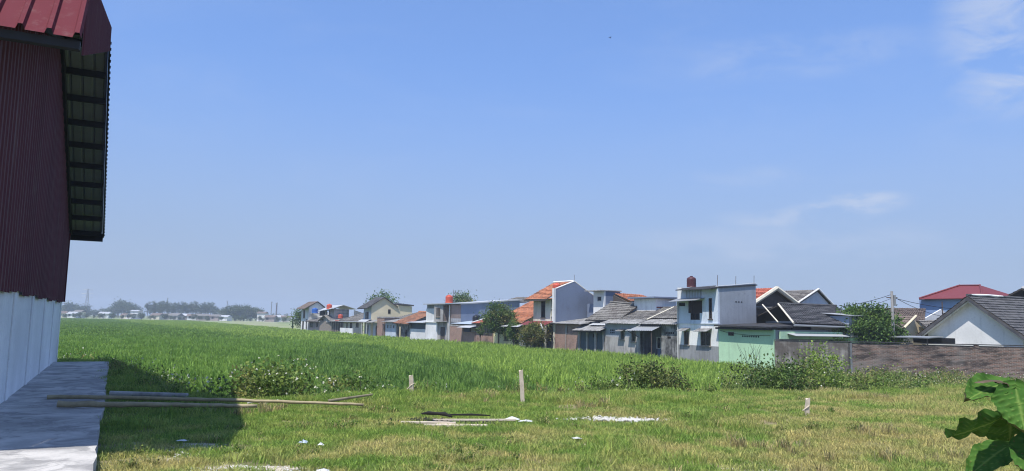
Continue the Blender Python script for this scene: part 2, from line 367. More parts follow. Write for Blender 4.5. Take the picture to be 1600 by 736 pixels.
# metal wall sheets, each about a metre wide
nS = 18; su = np.linspace(UN, .02, nS+1)
for i in range(nS):
    mb = WM(); a, b = su[i], su[i+1]-.006
    jit = .05*((i*7) % 3-1)
    msheet(mb, a, b, 1.93+jit*.6, lambda u: roofz(u)-.16, .05+.004*(i % 2)); wpart(mb, 'wall_sheet', M['maroon'])
mb = WM(); mb.box(-.02, .02, VB, .04, 1.95, 4.45); wpart(mb, 'end_sheet', M['maroon'])
mb = WM(); mb.box(UN, UN+.04, VB, .04, 1.95, 5.3); wpart(mb, 'end_sheet', M['maroon'])
mb = WM(); mb.prism([(UN, 1.95), (0, 1.95), (0, roofz(0)-.2), (RG[0], RG[1]-.2), (UN, roofz(UN)-.2)], 1, VB, VB+.04); wpart(mb, 'back_sheet', M['maroon'])
# corner trim and top trim under the roof
mb = WM(); mb.box(-.1, .06, .055, .1, 1.95, roofz(0)-.16); wpart(mb, 'corner_trim', M['maroon'])
mb = WM()
for (a, b) in ((UN, RG[0]), (RG[0], .03)):
    mb.slab([(a, .06, roofz(a)-.13), (b, .06, roofz(b)-.13), (b, .13, roofz(b)-.13), (a, .13, roofz(a)-.13)], .3)
wpart(mb, 'rake_closure', M['steel_black'])
# roof sheets: ribs run down the slope
VR = 1.0
def slope_sheet(name, mat, u0, z0, u1, z1, v0, v1, rib=.25, depth=.035):
    mb = WM(); n = max(2, int(round((v1-v0)/rib))); vs = []; w = (v1-v0)/n
    for i in range(n):
        a = v0+w*i
        for (x, d) in ((a, 0), (a+.68*w, 0), (a+.76*w, depth), (a+.92*w, depth)): vs += [(u0, x, z0+d), (u1, x, z1+d)]
    vs += [(u0, v1, z0), (u1, v1, z1)]; k = len(vs)//2
    mb.add(vs, [(2*i, 2*i+2, 2*i+3, 2*i+1) for i in range(k-1)]); return wpart(mb, name, mat)
vb = np.linspace(VR, -15.4, 17)
for i in range(16):
    a, b = vb[i+1]+.004, vb[i]
    slope_sheet('roof_sheet', M['maroon_roof'], NE[0], NE[1], RG[0], RG[1], a, b)
    o = slope_sheet('roof_sheet', M['soffit'] if i < 2 else M['maroon_roof'], RG[0], RG[1], FE[0], FE[1], a, b)
    # steep skirt at the near eave
    slope_sheet('skirt_sheet', M['maroon_roof'], -19.5, 4.5, NE[0]-.01, NE[1]+.02, a+.06, b+.06, .27, .06)
mb = WM(); mb.slab([(RG[0]-.3, VR+.05, RG[1]+.0), (RG[0], VR+.05, RG[1]+.09), (RG[0], -15.4, RG[1]+.09), (RG[0]-.3, -15.4, RG[1]+.0)], .02)
mb.slab([(RG[0], VR+.05, RG[1]+.09), (RG[0]+.3, VR+.05, RG[1]-.04), (RG[0]+.3, -15.4, RG[1]-.04), (RG[0], -15.4, RG[1]+.09)], .02); wpart(mb, 'ridge_cap', M['maroon_roof'])
# outer sheet above the bare far slope (the painted top of the far slope near the rake)
mb = WM(); mb.slab([(RG[0], VR, RG[1]+.06), (FE[0], VR, FE[1]+.06), (FE[0], -1.2, FE[1]+.06), (RG[0], -1.2, RG[1]+.06)], .012); wpart(mb, 'roof_cover', M['maroon_roof'])
# purlins under the far slope and near slope
for i in range(10):
    u = RG[0]+.35+i*(FE[0]-RG[0]-.62)/9; z = roofz(u)-.005
    mb = WM(); mb.box(u-.035, u+.035, -15.2, VR-.03, z-.2, z-.045); wpart(mb, 'purlin', M['steel_black'])
for i in range(9):
    u = NE[0]+.3+i*(RG[0]-NE[0]-.7)/8; z = roofz(u)-.005
    mb = WM(); mb.box(u-.035, u+.035, -15.2, VR-.03, z-.2, z-.045); wpart(mb, 'purlin', M['steel_black'])
# eave gutters
mb = WM(); mb.box(FE[0]-.02, FE[0]+.1, -15.4, VR+.02, FE[1]-.26, FE[1]+.02); wpart(mb, 'gutter', M['steel_black'])
mb = WM(); mb.box(-19.44, -19.34, -15.4, VR+.05, 4.40, 4.49); wpart(mb, 'gutter', M['steel_black'])
# ribbed rake fascia on the near slope, plain trim on the far slope
mb = WM()
msheet(mb, -18.9, RG[0]-.02, lambda u: float(np.interp(u, [-18.9, RG[0]], [4.5, 7.6])), lambda u: float(np.interp(u, [-18.9, -18.15, RG[0]], [5.02, 5.72, 8.16])), VR+.04, .12, .02); wpart(mb, 'rake_fascia', M['maroon'])
mb = WM(); mb.slab([(RG[0], VR+.01, RG[1]+.08), (FE[0]+.1, VR+.01, FE[1]+.08), (FE[0]+.1, VR+.05, FE[1]+.08), (RG[0], VR+.05, RG[1]+.08)], .2); wpart(mb, 'rake_trim', M['steel_black'])
for i in range(46):
    u = RG[0]+.2+i*.215; z = roofz(u)-.12
    if i % 1 == 0:
        mb = WM(); mb.box(u-.02, u+.02, VR+.051, VR+.075, z-.03, z+.03); wpart(mb, 'screw', M['steel_black'])

# concrete apron beside the wall, poured in bays
t = NT('slab_concrete'); P_ = t.pos(); n1 = t.noise(P_, .9, 6, .65, 1, 1, 1, .6); n2 = t.noise(P_, 14, 5, .7); n3 = t.noise(P_, 1.7, 7, .7, 1, 1, 1, 1.2)
c = t.mix(t.ramp(n1, .38, .62), (.52, .50, .47), (.34, .33, .315)); c = t.mix(t.math('MULTIPLY', t.ramp(n3, .46, .6), .75), c, (.21, .205, .20)); c = t.mix(t.math('MULTIPLY', t.ramp(n2, .55, .8), .4), c, (.2, .19, .18))
M['slab'] = t.done(c, .9, t.bump(n2, .3, .02))
SL0 = W(-10, .8, 0)
slab = empty('concrete_apron', SL0, 0, 'grey concrete apron strip along the foot of the maroon warehouse', 'apron')
def spart(mb, name, mat): return mb.build(name, mat, slab)
bays = [-20.1, -17.4, -14.2, -11.2, -7.9, -4.4, -1.3]
for a, b in zip(bays[:-1], bays[1:]):
    mb = MB(lambda u, v, z: tuple(np.array(W(u, v, z))-np.array(SL0))); n = 6; e = [1.5+.025*random.uniform(-1, 1) for _ in range(n+1)]
    us = np.linspace(a, b-.02, n+1); zt = .10+.006*random.uniform(-1, 1)
    poly = [(us[0], .145)]+[(us[i], e[i]) for i in range(n+1)]+[(us[-1], .145)]
    mb.prism(poly, 2, -.25, zt); mb.box(a, b-.02, .003, .144, -.25, zt-.003); spart(mb, 'slab_bay', M['slab'])

# ------------------------------------------------------------------ kampung row (frame: s along the row away from camera, t back from the facades)
RA = radians(28.65); R0 = np.array((16.2, 47.8, 0)); RD = np.array((-sin(RA), cos(RA), 0)); RB = np.array((cos(RA), sin(RA), 0))
RZ = radians(90+28.65)
def Rw(s, t_, z): p = R0+RD*s+RB*t_; return (float(p[0]), float(p[1]), z)
class House:
    """an Empty at the base plus parts given in row coordinates (s, t, z)"""
    def __init__(h, name, label, s, t_, cat='house', group=None, z=PADDY):
        h.s, h.t, h.z = s, t_, z
        h.root = empty(name, Rw(s, t_, z), RZ, label, cat, group)
    def mb(h): return MB(lambda a, b, c: (a-h.s, -(b-h.t), c-h.z))
    def box(h, name, mat, *b, parent=None):
        return h.mb().box(*b).build(name, M[mat], parent or h.root)
    def wall_s(h, name, mat, s0, s1, z0, z1, t_, th=.15, holes=()):
        """wall parallel to the facade with rectangular openings (sa,sb,za,zb)"""
        m = h.mb(); ss = sorted({s0, s1, *[x for q in holes for x in q[:2]]}); zs = sorted({z0, z1, *[x for q in holes for x in q[2:]]})
        for a, b in zip(ss[:-1], ss[1:]):
            run = None
            for c, d in zip(zs[:-1], zs[1:]):
                hit = any(q[0] < (a+b)/2 < q[1] and q[2] < (c+d)/2 < q[3] for q in holes)
                if not hit: m.box(a, b, t_, t_+th, c, d)
        return m.build(name, M[mat], h.root)
    def wall_t(h, name, mat, t0, t1, z0, z1, s, th=.15, z1b=None):
        m = h.mb(); m.prism([(t0, z0), (t1, z0), (t1, z1 if z1b is None else z1b), (t0, z1)], 0, s, s+th); return m.build(name, M[mat], h.root)
    def gable(h, name, mat, t0, tr, t1, z0, ze0, zr, ze1, s, th=.15):
        m = h.mb(); m.prism([(t0, z0), (t1, z0), (t1, ze1), (tr, zr), (t0, ze0)], 0, s, s+th); return m.build(name, M[mat], h.root)
    def window(h, s0, s1, z0, z1, t_, frame='frame_w', panes=1, name='window', sill=True, pane='glass'):
        m = h.mb(); f = .05
        m.box(s0, s0+f, t_-.03, t_+.1, z0, z1).box(s1-f, s1, t_-.03, t_+.1, z0, z1).box(s0+f, s1-f, t_-.03, t_+.1, z0, z0+f).box(s0+f, s1-f, t_-.03, t_+.1, z1-f, z1)
        w = m.build(name, M[frame], h.root); n = panes; wd = (s1-s0-2*f)/n
        for i in range(n):
            a = s0+f+i*wd
            h.box('pane', pane, a+.015, a+wd-.015, t_+.05, t_+.07, z0+f, z1-f, parent=w)
            if i: h.box('mullion', frame, a-.02, a+.02, t_-.02, t_+.09, z0+f, z1-f, parent=w)
        if sill: h.box('sill', frame, s0-.06, s1+.06, t_-.09, t_+.0, z0-.07, z0-.005, parent=w)
        return w
    def hole(h, s0, s1, z0, z1, t_, name='vent'):
        return h.box(name, 'dark', s0, s1, t_-.012, t_+.05, z0, z1)
    def sheet(h, name, mat, q, th=.03, ribs=0):
        """four corners; ribs>0 makes a corrugated sheet whose ribs run from q0-q1 edge to q3-q2 edge"""
        m = h.mb()
        if not ribs: m.slab(q, th)
        else:
            q = [np.array(p, float) for p in q]; vs = []
            for i in range(ribs*2+1):
                k = i/(ribs*2); d = th if i % 2 else 0
                a = q[0]+(q[1]-q[0])*k; b = q[3]+(q[2]-q[3])*k; vs += [(*a[:2], a[2]+d), (*b[:2], b[2]+d)]
            m.add([tuple(v) for v in vs], [(2*i, 2*i+2, 2*i+3, 2*i+1) for i in range(ribs*2)])
        return m.build(name, M[mat], h.root)
    def tiles(h, name, mat, e0, e1, r1, r0, course=.28, width=.24):
        """tiled slope between eave e0-e1 and ridge r0-r1: stepped courses with rolled tiles"""
        e0, e1, r0, r1 = [np.array(p, float) for p in (e0, e1, r0, r1)]
        nrm = np.cross(e1-e0, r0-e0); nrm /= np.linalg.norm(nrm); nrm = nrm if nrm[2] > 0 else -nrm
        n = max(3, int(round(np.linalg.norm((r0+r1)/2-(e0+e1)/2)/course))); mcol = max(3, int(round(np.linalg.norm(e1-e0)/width)))
        m = h.mb(); vs = []; fs = []
        ck = np.arange(mcol*2+1)/(mcol*2); wave = np.where(np.arange(mcol*2+1) % 2, .035, 0.)
        for i in range(n):
            for kk, lift in ((i/n, .06), ((i+1)/n, .012)):
                a = e0+(r0-e0)*kk; b = e1+(r1-e1)*kk
                sag = rng.normal(0, .006)
                for c_, w_ in zip(ck, wave): vs.append(tuple(a+(b-a)*c_+nrm*(lift+w_+sag+rng.normal(0, .006))))
        w = mcol*2+1
        for i in range(2*n-1):
            for j in range(w-1): fs.append((i*w+j, i*w+j+1, (i+1)*w+j+1, (i+1)*w+j))
        m.add(vs, fs); o = m.build(name, M[mat], h.root)
        u = h.mb(); u.slab([tuple(e0-nrm*.01), tuple(e1-nrm*.01), tuple(r1-nrm*.01), tuple(r0-nrm*.01)], .05); u.build('roof_deck', M['wood_dark'], o)
        return o
    def bar(h, name, mat, a, b, r, n=6): return h.mb().tube([a, b], r, n).build(name, M[mat], h.root)
    def ridge(h, mat, a, b, r=.09): return h.mb().tube([a, b], r, 6).build('ridge_cap', M[mat], h.root)

def tank(label, s, t_, z, r, hgt, mat, group=None):
    """domed plastic water tank on a small slab"""
    o = empty('water_tank', Rw(s, t_, z), RZ, label, 'water tank', group)
    m = MB(); m.lathe((0, 0, 0), [(r, 0), (r*1.02, hgt*.1), (r*.98, hgt*.2), (r*1.02, hgt*.32), (r*.98, hgt*.44), (r*1.02, hgt*.56), (r*.98, hgt*.68), (r, hgt*.76), (r*.8, hgt*.88), (r*.4, hgt*.94)], 16).build('tank_body', M[mat], o, True)
    MB().lathe((0, 0, hgt*.942), [(r*.36, 0), (r*.36, hgt*.06), (r*.1, hgt*.09)], 12).build('lid', M[mat], o)
    return o

G0 = PADDY-.1
# --- mint green single-storey house
h = House('green_house', 'mint green single-storey house with eave shade drawn as a dark roof edge beside the brick wall', 2, 0)
h.wall_s('front_wall', 'green', -.45, 4.34, G0, 1.32, 0, .15, [(2.92, 3.42, .86, 1.1)])
h.wall_t('side_wall', 'grey', .152, 5, G0, 1.32, -.45)
h.box('back_wall', 'grey', -.3, 4.3, 5.0, 5.15, G0, 1.32)
h.sheet('roof', 'blackstain_shade', [(-.6, -.42, 1.5), (4.33, -.42, 1.56), (4.33, 5.2, 1.78), (-.6, 5.2, 1.72)], .1)
h.box('eave_shade_strip', 'blackstain_shade', -.5, 4.33, -.3, -.18, 1.28, 1.4)  # black strip puts the shade below the sheet roof into colour
h.window(2.92, 3.42, .86, 1.1, 0, 'wood_dark', 3, 'louvre_vent', False, 'dark')
for i in range(8): h.hole(.75+i*.19, .86+i*.19, .80, .90, 0)
h.mb().tube([(4.2, -.03, 1.2), (3.3, -.04, 1.02), (2.2, -.04, .97), (1.2, -.04, .92), (-.2, -.04, .98)], .013, 5).build('cable', M['steel_black'], h.root)
# --- white / grey two-storey house
h = House('white_two_storey_house', 'pale white two-storey house with bare grey side wall and window awnings', 6.4, 0)
h.wall_s('lower_front_wall', 'white', 4.36, 8.4, .1, 1.6, 0, .15, [(7.24, 7.77, .1, 1.08), (5.07, 6.06, .1, 1.1)])
h.box('plinth', 'grey', 4.36, 8.4, -.012, .15, G0, .098)
h.box('ledge', 'paleblue', 4.34, 8.42, -.06, .15, 1.6, 1.7)
h.wall_s('upper_front_wall', 'paleblue', 4.36, 8.4, 1.7, 4.12, 0, .15, [(5.9, 7.34, 2.36, 3.24), (6.15, 7.08, 1.88, 2.36), (4.92, 5.22, 1.96, 3.38)])
h.wall_t('side_wall', 'grey_blue', .152, 3.6, G0, 4.16, 4.36, .15, 4.5)
h.wall_t('far_side_wall', 'grey', .152, 3.6, G0, 4.16, 8.25, .15, 4.5)
h.box('back_wall', 'grey', 4.52, 8.24, 3.45, 3.6, G0, 4.3)
h.sheet('roof', 'blackstain_shade', [(4.3, -.02, 4.13), (8.3, -.02, 4.13), (8.3, 3.7, 4.44), (4.3, 3.7, 4.44)], .08)
h.sheet('roof_overhang', 'blackstain_shade', [(4.44, -.62, 4.02), (7.95, -.62, 4.02), (7.95, 0, 4.10), (4.44, 0, 4.10)], .07)
h.mb().slab([(4.33, -.02, 4.2), (4.54, -.02, 4.2), (4.54, 3.62, 4.55), (4.33, 3.62, 4.55)], .035).build('coping', M['white'], h.root)
h.box('parapet', 'white', 7.98, 8.42, -.03, .14, 3.3, 4.2)
b_ = h.box('room_dark', 'dark', 5.7, 7.5, .5, .52, 1.8, 3.3)
for i in range(11): h.box('blind_slat', 'blind', 5.92, 7.32, .06, .08, 2.38+i*.078, 2.38+i*.078+.06)
h.window(6.15, 7.08, 1.88, 2.36, .03, 'blind', 2, 'lower_window', False, 'dark')
h.sheet('awning', 'zinc', [(5.65, -.85, 3.24), (8.5, -.85, 3.16), (8.5, 0, 3.4), (5.65, 0, 3.42)], .03)
h.sheet('cladding', 'zinc_blue', [(5.95, -.03, 3.4), (7.6, -.03, 3.4), (7.6, -.025, 3.95), (5.95, -.025, 3.95)], .02, 0) if False else h.mb().box(5.95, 7.55, -.03, -.003, 3.44, 3.96).build('cladding', M['zinc_blue'], h.root)
for i in range(10): h.box('cladding_rib', 'zinc', 6.0+i*.16, 6.03+i*.16, -.05, -.031, 3.44, 3.96)
h.window(4.92, 5.22, 1.96, 3.38, 0, 'wood_dark', 1, 'tall_window')
h.hole(7.65, 8.25, 2.86, 3.1, 0, 'louvre_vent')
for a, b, n in ((7.24, 7.77, 1), (5.07, 6.06, 2)):
    h.window(a, b, .1, 1.08, 0, 'wood', n)
    h.sheet('window_awning', 'asbestos', [(a-.12, -.55, 1.12), (b+.2, -.55, 1.1), (b+.2, 0, 1.3), (a-.12, 0, 1.32)], .04)
h.bar('downpipe', 'frame_w', (8.36, -.07, G0), (8.36, -.07, 3.2), .05)
for a, b in ((7.24, 7.77), (5.07, 6.06)):
    for q in np.arange(a+.12, b-.05, .13): h.bar('grille_bar', 'steel', (q, -.035, .14), (q, -.035, 1.05), .009, 4)
h.box('curtain', 'offwhite', 5.14, 5.5, .1, .115, .16, 1.02)
for t_ in (.05, 1.75, 3.5): h.bar('rebar', 'steel', (4.44, t_, 4.1), (4.42, t_+.02, 4.95+.12*(t_ > 3)), .018, 5)
for i in range(3): h.box('vent', 'dark', 4.35, 4.4, 1.62+i*.26, 1.75+i*.26, 3.12, 3.2)
tank('dark maroon water tank standing on the white two-storey house roof', 7.35, .35, 4.22, .33, .78, 'tank_maroon')
# --- grey plaster houses with tiled roof
h = House('mouldy_plaster_house', 'mould-blackened grey house with a recessed door under a zinc canopy', 10.5, 0)
h.wall_s('mouldy_wall', 'grey_mould', 8.41, 10.3, G0, 1.5, 0, .15)
for i in range(5): h.hole(8.85+i*.2, 8.97+i*.2, .82, .98, 0)
h.hole(9.2, 9.55, .5, .64, 0)
h.wall_s('porch_wall', 'grey_dark', 10.3, 12.7, G0, 1.5, .9, .15, [(11.0, 11.9, -1.4, .55)])
h.wall_t('porch_side', 'grey_mould', .152, .9, G0, 1.5, 10.15); h.wall_t('porch_side', 'grey_mould', -.0, .9, G0, 1.5, 12.7, .12)
h.window(11.0, 11.9, -.35, .55, .9, 'frame_w', 2, 'door_window', False)
h.box('door', 'slate_blue', 11.02, 11.88, .95, 1.0, -1.4, -.36)
h.box('doorstep', 'concrete', 10.3, 12.6, -.1, .88, G0, -1.0)
h.sheet('canopy', 'zinc', [(10.1, -1.1, 1.02), (13.1, -1.05, .98), (12.9, .2, 1.46), (10.2, .2, 1.48)], .04, 14)
h.bar('canopy_post', 'steel', (10.2, -1, G0), (10.2, -1, 1.0), .035); h.bar('canopy_strut', 'steel', (13.0, 0, .5), (13.0, -1, .95), .03)
h.sheet('eave_sheet', 'asbestos', [(8.3, -.35, 1.52), (12.75, -.35, 1.5), (12.75, 1.1, 1.9), (8.3, 1.1, 1.92)], .045, 20)
h.tiles('roof', 'tile_grey', (8.25, 1.0, 1.93), (12.7, 1.0, 1.93), (12.7, 3.4, 2.85), (8.25, 3.4, 2.85))
h.tiles('roof', 'tile_grey', (8.25, 5.8, 1.9), (12.7, 5.8, 1.9), (12.7, 3.4, 2.85), (8.25, 3.4, 2.85))
h.gable('gable_wall', 'grey_dark', .16, 3.4, 5.7, G0, 1.48, 2.78, 1.8, 12.55)
h.bar('verge', 'offwhite', (12.75, .6, 1.86), (12.75, 3.4, 2.93), .05)
h.ridge('tile_grey', (8.25, 3.4, 2.93), (12.7, 3.4, 2.93))
h = House('grey_plaster_house', 'grey-blue single-storey house with two tiny awnings and eave shade coloured into its upper wall', 15, 0)
h.wall_s('front_wall', 'grey_blue', 12.83, 17.4, .45, 1.5, 0, .15, [(14.75, 15.25, .45, .95), (13.3, 13.85, .45, 1.0)])  # darker upper wall colour carries the shade cast by the eave
h.wall_s('lower_wall', 'concrete', 12.83, 17.4, G0, .449, -.02, .17, [(14.75, 15.25, .25, .449), (13.3, 13.85, .1, .449)])
h.window(14.75, 15.25, .26, .95, 0, 'wood', 1); h.window(13.3, 13.85, .12, 1.0, 0, 'wood', 1)
h.sheet('window_awning', 'asbestos', [(14.6, -.5, .94), (15.4, -.5, .94), (15.4, -.01, 1.08), (14.6, -.01, 1.08)], .04)
h.sheet('window_awning', 'asbestos', [(13.15, -.55, 1.0), (14.0, -.55, 1.0), (14.0, -.01, 1.16), (13.15, -.01, 1.16)], .04)
for i in range(3):
    for j in range(2): h.hole(16.1+i*.22, 16.24+i*.22, .72+j*.18, .84+j*.18, 0)
h.sheet('eave_sheet', 'asbestos', [(12.85, -.4, 1.5), (17.7, -.4, 1.52), (17.7, .9, 1.86), (12.85, .9, 1.88)], .045, 22)
h.tiles('roof', 'tile_grey', (12.85, .8, 1.86), (17.6, .8, 1.84), (16.6, 3.4, 2.78), (12.85, 3.4, 2.8))
h.gable('gable_wall', 'grey_dark', .16, 3.4, 5.6, G0, 1.48, 2.7, 1.8, 17.25)
h.ridge('tile_grey', (12.85, 3.4, 2.87), (16.6, 3.4, 2.85))
# --- tiled-roof house behind the lean-to
h = House('dark_gable_tiled_house', 'weathered grey tiled house with blue-grey gable behind the lean-to sheds', 18.8, 3)
h.tiles('roof', 'tile_grey', (16.5, .6, 1.75), (21.3, .6, 1.75), (20.6, 2.9, 3.32), (16.6, 2.9, 3.05))
h.gable('gable_wall', 'slate_blue', .8, 2.9, 5.4, G0, 1.75, 2.98, 1.9, 16.75)
h.tiles('roof', 'tile_grey', (16.5, 5.5, 1.75), (21.3, 5.5, 1.75), (20.6, 2.9, 3.32), (16.6, 2.9, 3.05))
h.ridge('tile_grey', (16.55, 2.9, 3.16), (20.65, 2.9, 3.42)); h.box('wall', 'grey', 17, 21, .9, 5.2, G0, 1.6)
# --- lean-to sheds
h = House('lean_to_sheds', 'dark boarded lean-to with grey posts under a patched fibre-cement roof', 19.3, -.3, 'shed')
for a, b in ((17.55, 18.55), (18.8, 19.8), (20.05, 21.0)): h.box('board_panel', 'teal_board_shade', a, b, .0, .05, G0, .82)
for a in (17.42, 18.56, 19.81, 21.01): h.box('post', 'concrete', a, a+.22, -.12, .1, G0, .86)
for a, b in ((18.9, 19.15),): h.box('louvre_vent', 'dark', a, b, -.02, .0, .3, .6)
h.sheet('roof', 'asbestos', [(17.2, -.75, .88), (21.4, -.75, .84), (21.4, .9, 1.42), (17.2, .9, 1.44)], .045, 22)
h.sheet('upper_roof_sheet', 'zinc_white', [(17.8, .2, 1.34), (20.2, .2, 1.34), (20.2, 1.4, 1.72), (17.8, 1.4, 1.72)], .03, 10)
h.box('beam', 'wood_dark', 17.3, 21.3, -.6, -.5, .74, .84); h.box('wall', 'grey_dark', 17.5, 21.1, .95, 1.1, G0, 1.4)
# --- brick shed
h = House('brick_shed', 'red-brown brick shed with sheet roof below the tall blue-grey gable', 23.3, 0, 'shed')
h.wall_s('brick_wall', 'brick', 21.25, 25.3, G0, .62, 0, .15); h.wall_s('upper_brick_wall', 'brick', 21.25, 25.3, .62, 1.36, .06, .12)
h.box('concrete_post', 'concrete', 23.2, 23.42, -.03, .0, .5, 1.36); h.box('concrete_post', 'offwhite', 25.24, 25.44, -.06, .12, G0, 1.36)
h.box('drain_pipe', 'concrete', 23.28, 23.34, -.06, -.02, G0, .5); h.wall_t('side_wall', 'brick_t', .16, 3.6, G0, 1.36, 21.25)
h.sheet('roof', 'asbestos', [(20.6, -.4, 1.38), (25.6, -.4, 1.42), (25.6, 3.8, 1.95), (20.6, 3.8, 1.9)], .045, 24)
# --- tall blue-grey gable house
h = House('blue_gable_house', 'tall house with blue-grey gable wall, cream facade and orange tiled roof', 27.3, 0)
h.gable('gable_wall', 'slate_blue', .16, 2.25, 4.5, G0, 4.52, 5.32, 4.02, 25.45)
h.box('corner_trim', 'white', 25.42, 25.72, -.04, .158, 1.5, 4.66)
h.bar('verge', 'white', (25.5, .1, 4.6), (25.5, 2.25, 5.4), .07); h.bar('verge', 'offwhite', (25.5, 2.25, 5.4), (25.5, 4.55, 4.05), .05)
h.wall_s('upper_front_wall', 'offwhite', 26.0, 29.2, 1.6, 3.7, 0, .15, [(27.0, 27.7, 1.95, 3.45)])
h.box('stair_recess', 'grey_dark', 25.73, 26.0, .3, .35, 1.6, 4.4)
for i in range(3): h.box('recess_shelf', 'concrete', 25.73, 26.0, .02, .3, 2.0+i*.75, 2.1+i*.75)
h.window(27.0, 27.7, 1.95, 3.45, 0, 'wood_dark', 1, 'tall_window', True, 'dark')
h.box('window_hood', 'wood_dark', 26.9, 27.8, -.25, -.01, 3.46, 3.52)
h.wall_t('far_side_wall', 'offwhite', .152, 4.4, G0, 3.7, 29.05); h.box('back_wall', 'grey', 25.6, 29.0, 4.3, 4.45, G0, 3.9)
h.tiles('roof', 'tile_orange', (25.75, -.65, 3.62), (29.9, -.65, 3.62), (29.2, 2.25, 5.34), (25.75, 2.25, 5.34))
h.tiles('roof', 'tile_orange', (25.75, 5.0, 3.7), (29.9, 5.0, 3.7), (29.2, 2.25, 5.34), (25.75, 2.25, 5.34))
h.box('fascia', 'wood_dark', 25.75, 29.9, -.7, -.63, 3.5, 3.64)
h.ridge('white', (25.6, 2.25, 5.42), (29.2, 2.25, 5.42), .1)
h.bar('lightning_rod', 'steel', (25.5, 2.25, 5.3), (25.5, 2.25, 6.0), .02, 5)
h.sheet('awning', 'red_sheet', [(25.5, -1.0, 1.2), (30.2, -1.0, 1.22), (30.2, 0, 1.6), (25.5, 0, 1.6)], .03, 18)
h.wall_s('lower_front_wall', 'grey_dark', 25.46, 30.2, G0, 1.58, .02, .15, [(26.4, 27.2, -.5, .35)])
h.window(26.4, 27.2, -.5, .35, .02, 'wood_dark', 1)
h.box('porch_post', 'offwhite', 25.5, 25.68, -.9, -.75, G0, 1.2); h.box('porch_post', 'grey', 28.2, 28.36, -.9, -.75, G0, 1.2)
d = empty('satellite_dish', Rw(25.9, -1.1, .9), RZ, 'white satellite dish mounted under the red awning of the blue gable house', 'satellite dish')
MB().lathe((0, 0, 0), [(.02, 0), (.25, .03), (.42, .1), (.5, .18), (.48, .2), (.25, .06), (.02, .03)], 16).build('dish', M['plastic_w'], d, True); d.rotation_euler = (radians(-65), 0, RZ+radians(150)); MB().tube([(0, 0, 0), (0, .1, .45)], .02, 5).build('feed_arm', M['steel'], d)
tank('orange-red water tank sunk in the orange tiled roof beside the gable', 26.2, .75, 4.4, .38, .8, 'tank_red')
# --- yellow house behind trees
h = House('yellow_gable_house', 'pale yellow house with long orange tiled roof behind the garden trees', 33.5, 0)
h.gable('gable_wall', 'yellow', .3, 4.6, 7.5, G0, 1.55, 3.75, 2.6, 31.2)
h.tiles('roof', 'tile_orange', (31.0, -.3, 1.35), (37.6, -.3, 1.3), (37.2, 4.6, 3.85), (31.0, 4.6, 3.85))
h.tiles('roof', 'tile_orange', (31.0, 9.4, 1.35), (37.6, 9.4, 1.3), (37.2, 4.6, 3.85), (31.0, 4.6, 3.85))
h.ridge('tile_orange', (31.0, 4.6, 3.95), (37.2, 4.6, 3.95))
h.wall_s('front_wall', 'yellow', 30.3, 37.5, G0, 1.2, 0, .15, [(34.2, 35.0, -.4, .6), (32.0, 32.8, -1.4, .6)])
h.window(34.2, 35.0, -.4, .6, 0, 'wood_dark', 2); h.box('door', 'wood_dark', 32.02, 32.78, .04, .1, -1.4, .58)
h.wall_t('side_wall', 'grey_blue', -.8, .3, G0, .9, 30.3, .12)
h.sheet('porch_roof', 'zinc_white', [(30.0, -1.3, 1.0), (33.6, -1.3, 1.0), (33.4, .1, 1.3), (30.2, .1, 1.35)], .035, 14)
h.box('wall', 'yellow', 31.4, 37.3, 5.5, 7.4, G0, 1.3)
# --- brick houses
h = House('red_tile_brick_house', 'low house with raw brick base, board upper wall and red tiles', 39.5, 0)
h.wall_s('brick_wall', 'brick', 37.6, 41.8, G0, .25, 0, .15); h.wall_s('board_wall', 'wood', 37.6, 41.8, .25, 1.22, .04, .1, [(40.3, 40.8, .5, .9)])
h.window(40.3, 40.8, .5, .9, .04, 'wood_dark', 1, sill=False)
for i in range(10): h.box('batten', 'wood_dark', 37.7+i*.42, 37.75+i*.42, .0, .038, .26, 1.2)
h.tiles('roof', 'tile_red', (37.5, -.5, 1.2), (42.0, -.5, 1.2), (41.0, 3, 2.3), (37.5, 3, 2.3)); h.tiles('roof', 'tile_red', (37.5, 6.2, 1.2), (42.0, 6.2, 1.2), (41.0, 3, 2.3), (37.5, 3, 2.3))
h.ridge('zinc_white', (37.5, 3, 2.38), (41.0, 3, 2.38), .12); h.bar('verge', 'zinc_white', (41.9, -.4, 1.32), (41.0, 3, 2.4), .1)
h.wall_t('side_wall', 'brick_t', .15, 6, G0, 1.2, 37.6); h.box('wall', 'grey', 38, 41.6, 5.5, 5.65, G0, 1.2)
h = House('patched_brick_kitchen', 'low patched brick building with metal sheets and small zinc awning', 45.4, 0)
h.wall_s('brick_wall', 'brick', 42.0, 45.2, G0, .25, .05, .15); h.wall_s('brick_wall', 'brick', 45.2, 48.8, G0, .85, 0, .15)
h.wall_s('back_wall', 'wood_dark', 42.0, 45.2, .25, .95, .9, .1); h.box('shelf_wall', 'concrete', 43.1, 44.0, .5, .6, -.5, .7)
h.sheet('awning', 'zinc_white', [(41.9, -.8, .72), (45.3, -.8, .72), (45.3, .9, 1.05), (41.9, .9, 1.05)], .03, 14)
h.box('parapet', 'concrete', 45.1, 48.85, -.02, .2, .852, 1.0)
h.sheet('roof', 'zinc_blue', [(41.9, .4, 1.1), (48.9, .1, 1.12), (48.9, 5, 1.75), (41.9, 5, 1.95)], .035, 30)
h.bar('roof_edge', 'zinc_white', (41.8, .3, 1.2), (41.8, 5.5, 2.35), .13); h.wall_t('side_wall', 'brick_t', .2, 5, G0, 1.05, 42.0)
tank('black water tank on the low metal roof beside the long blue wall', 43.6, .9, 1.25, .42, .95, 'tank_black')
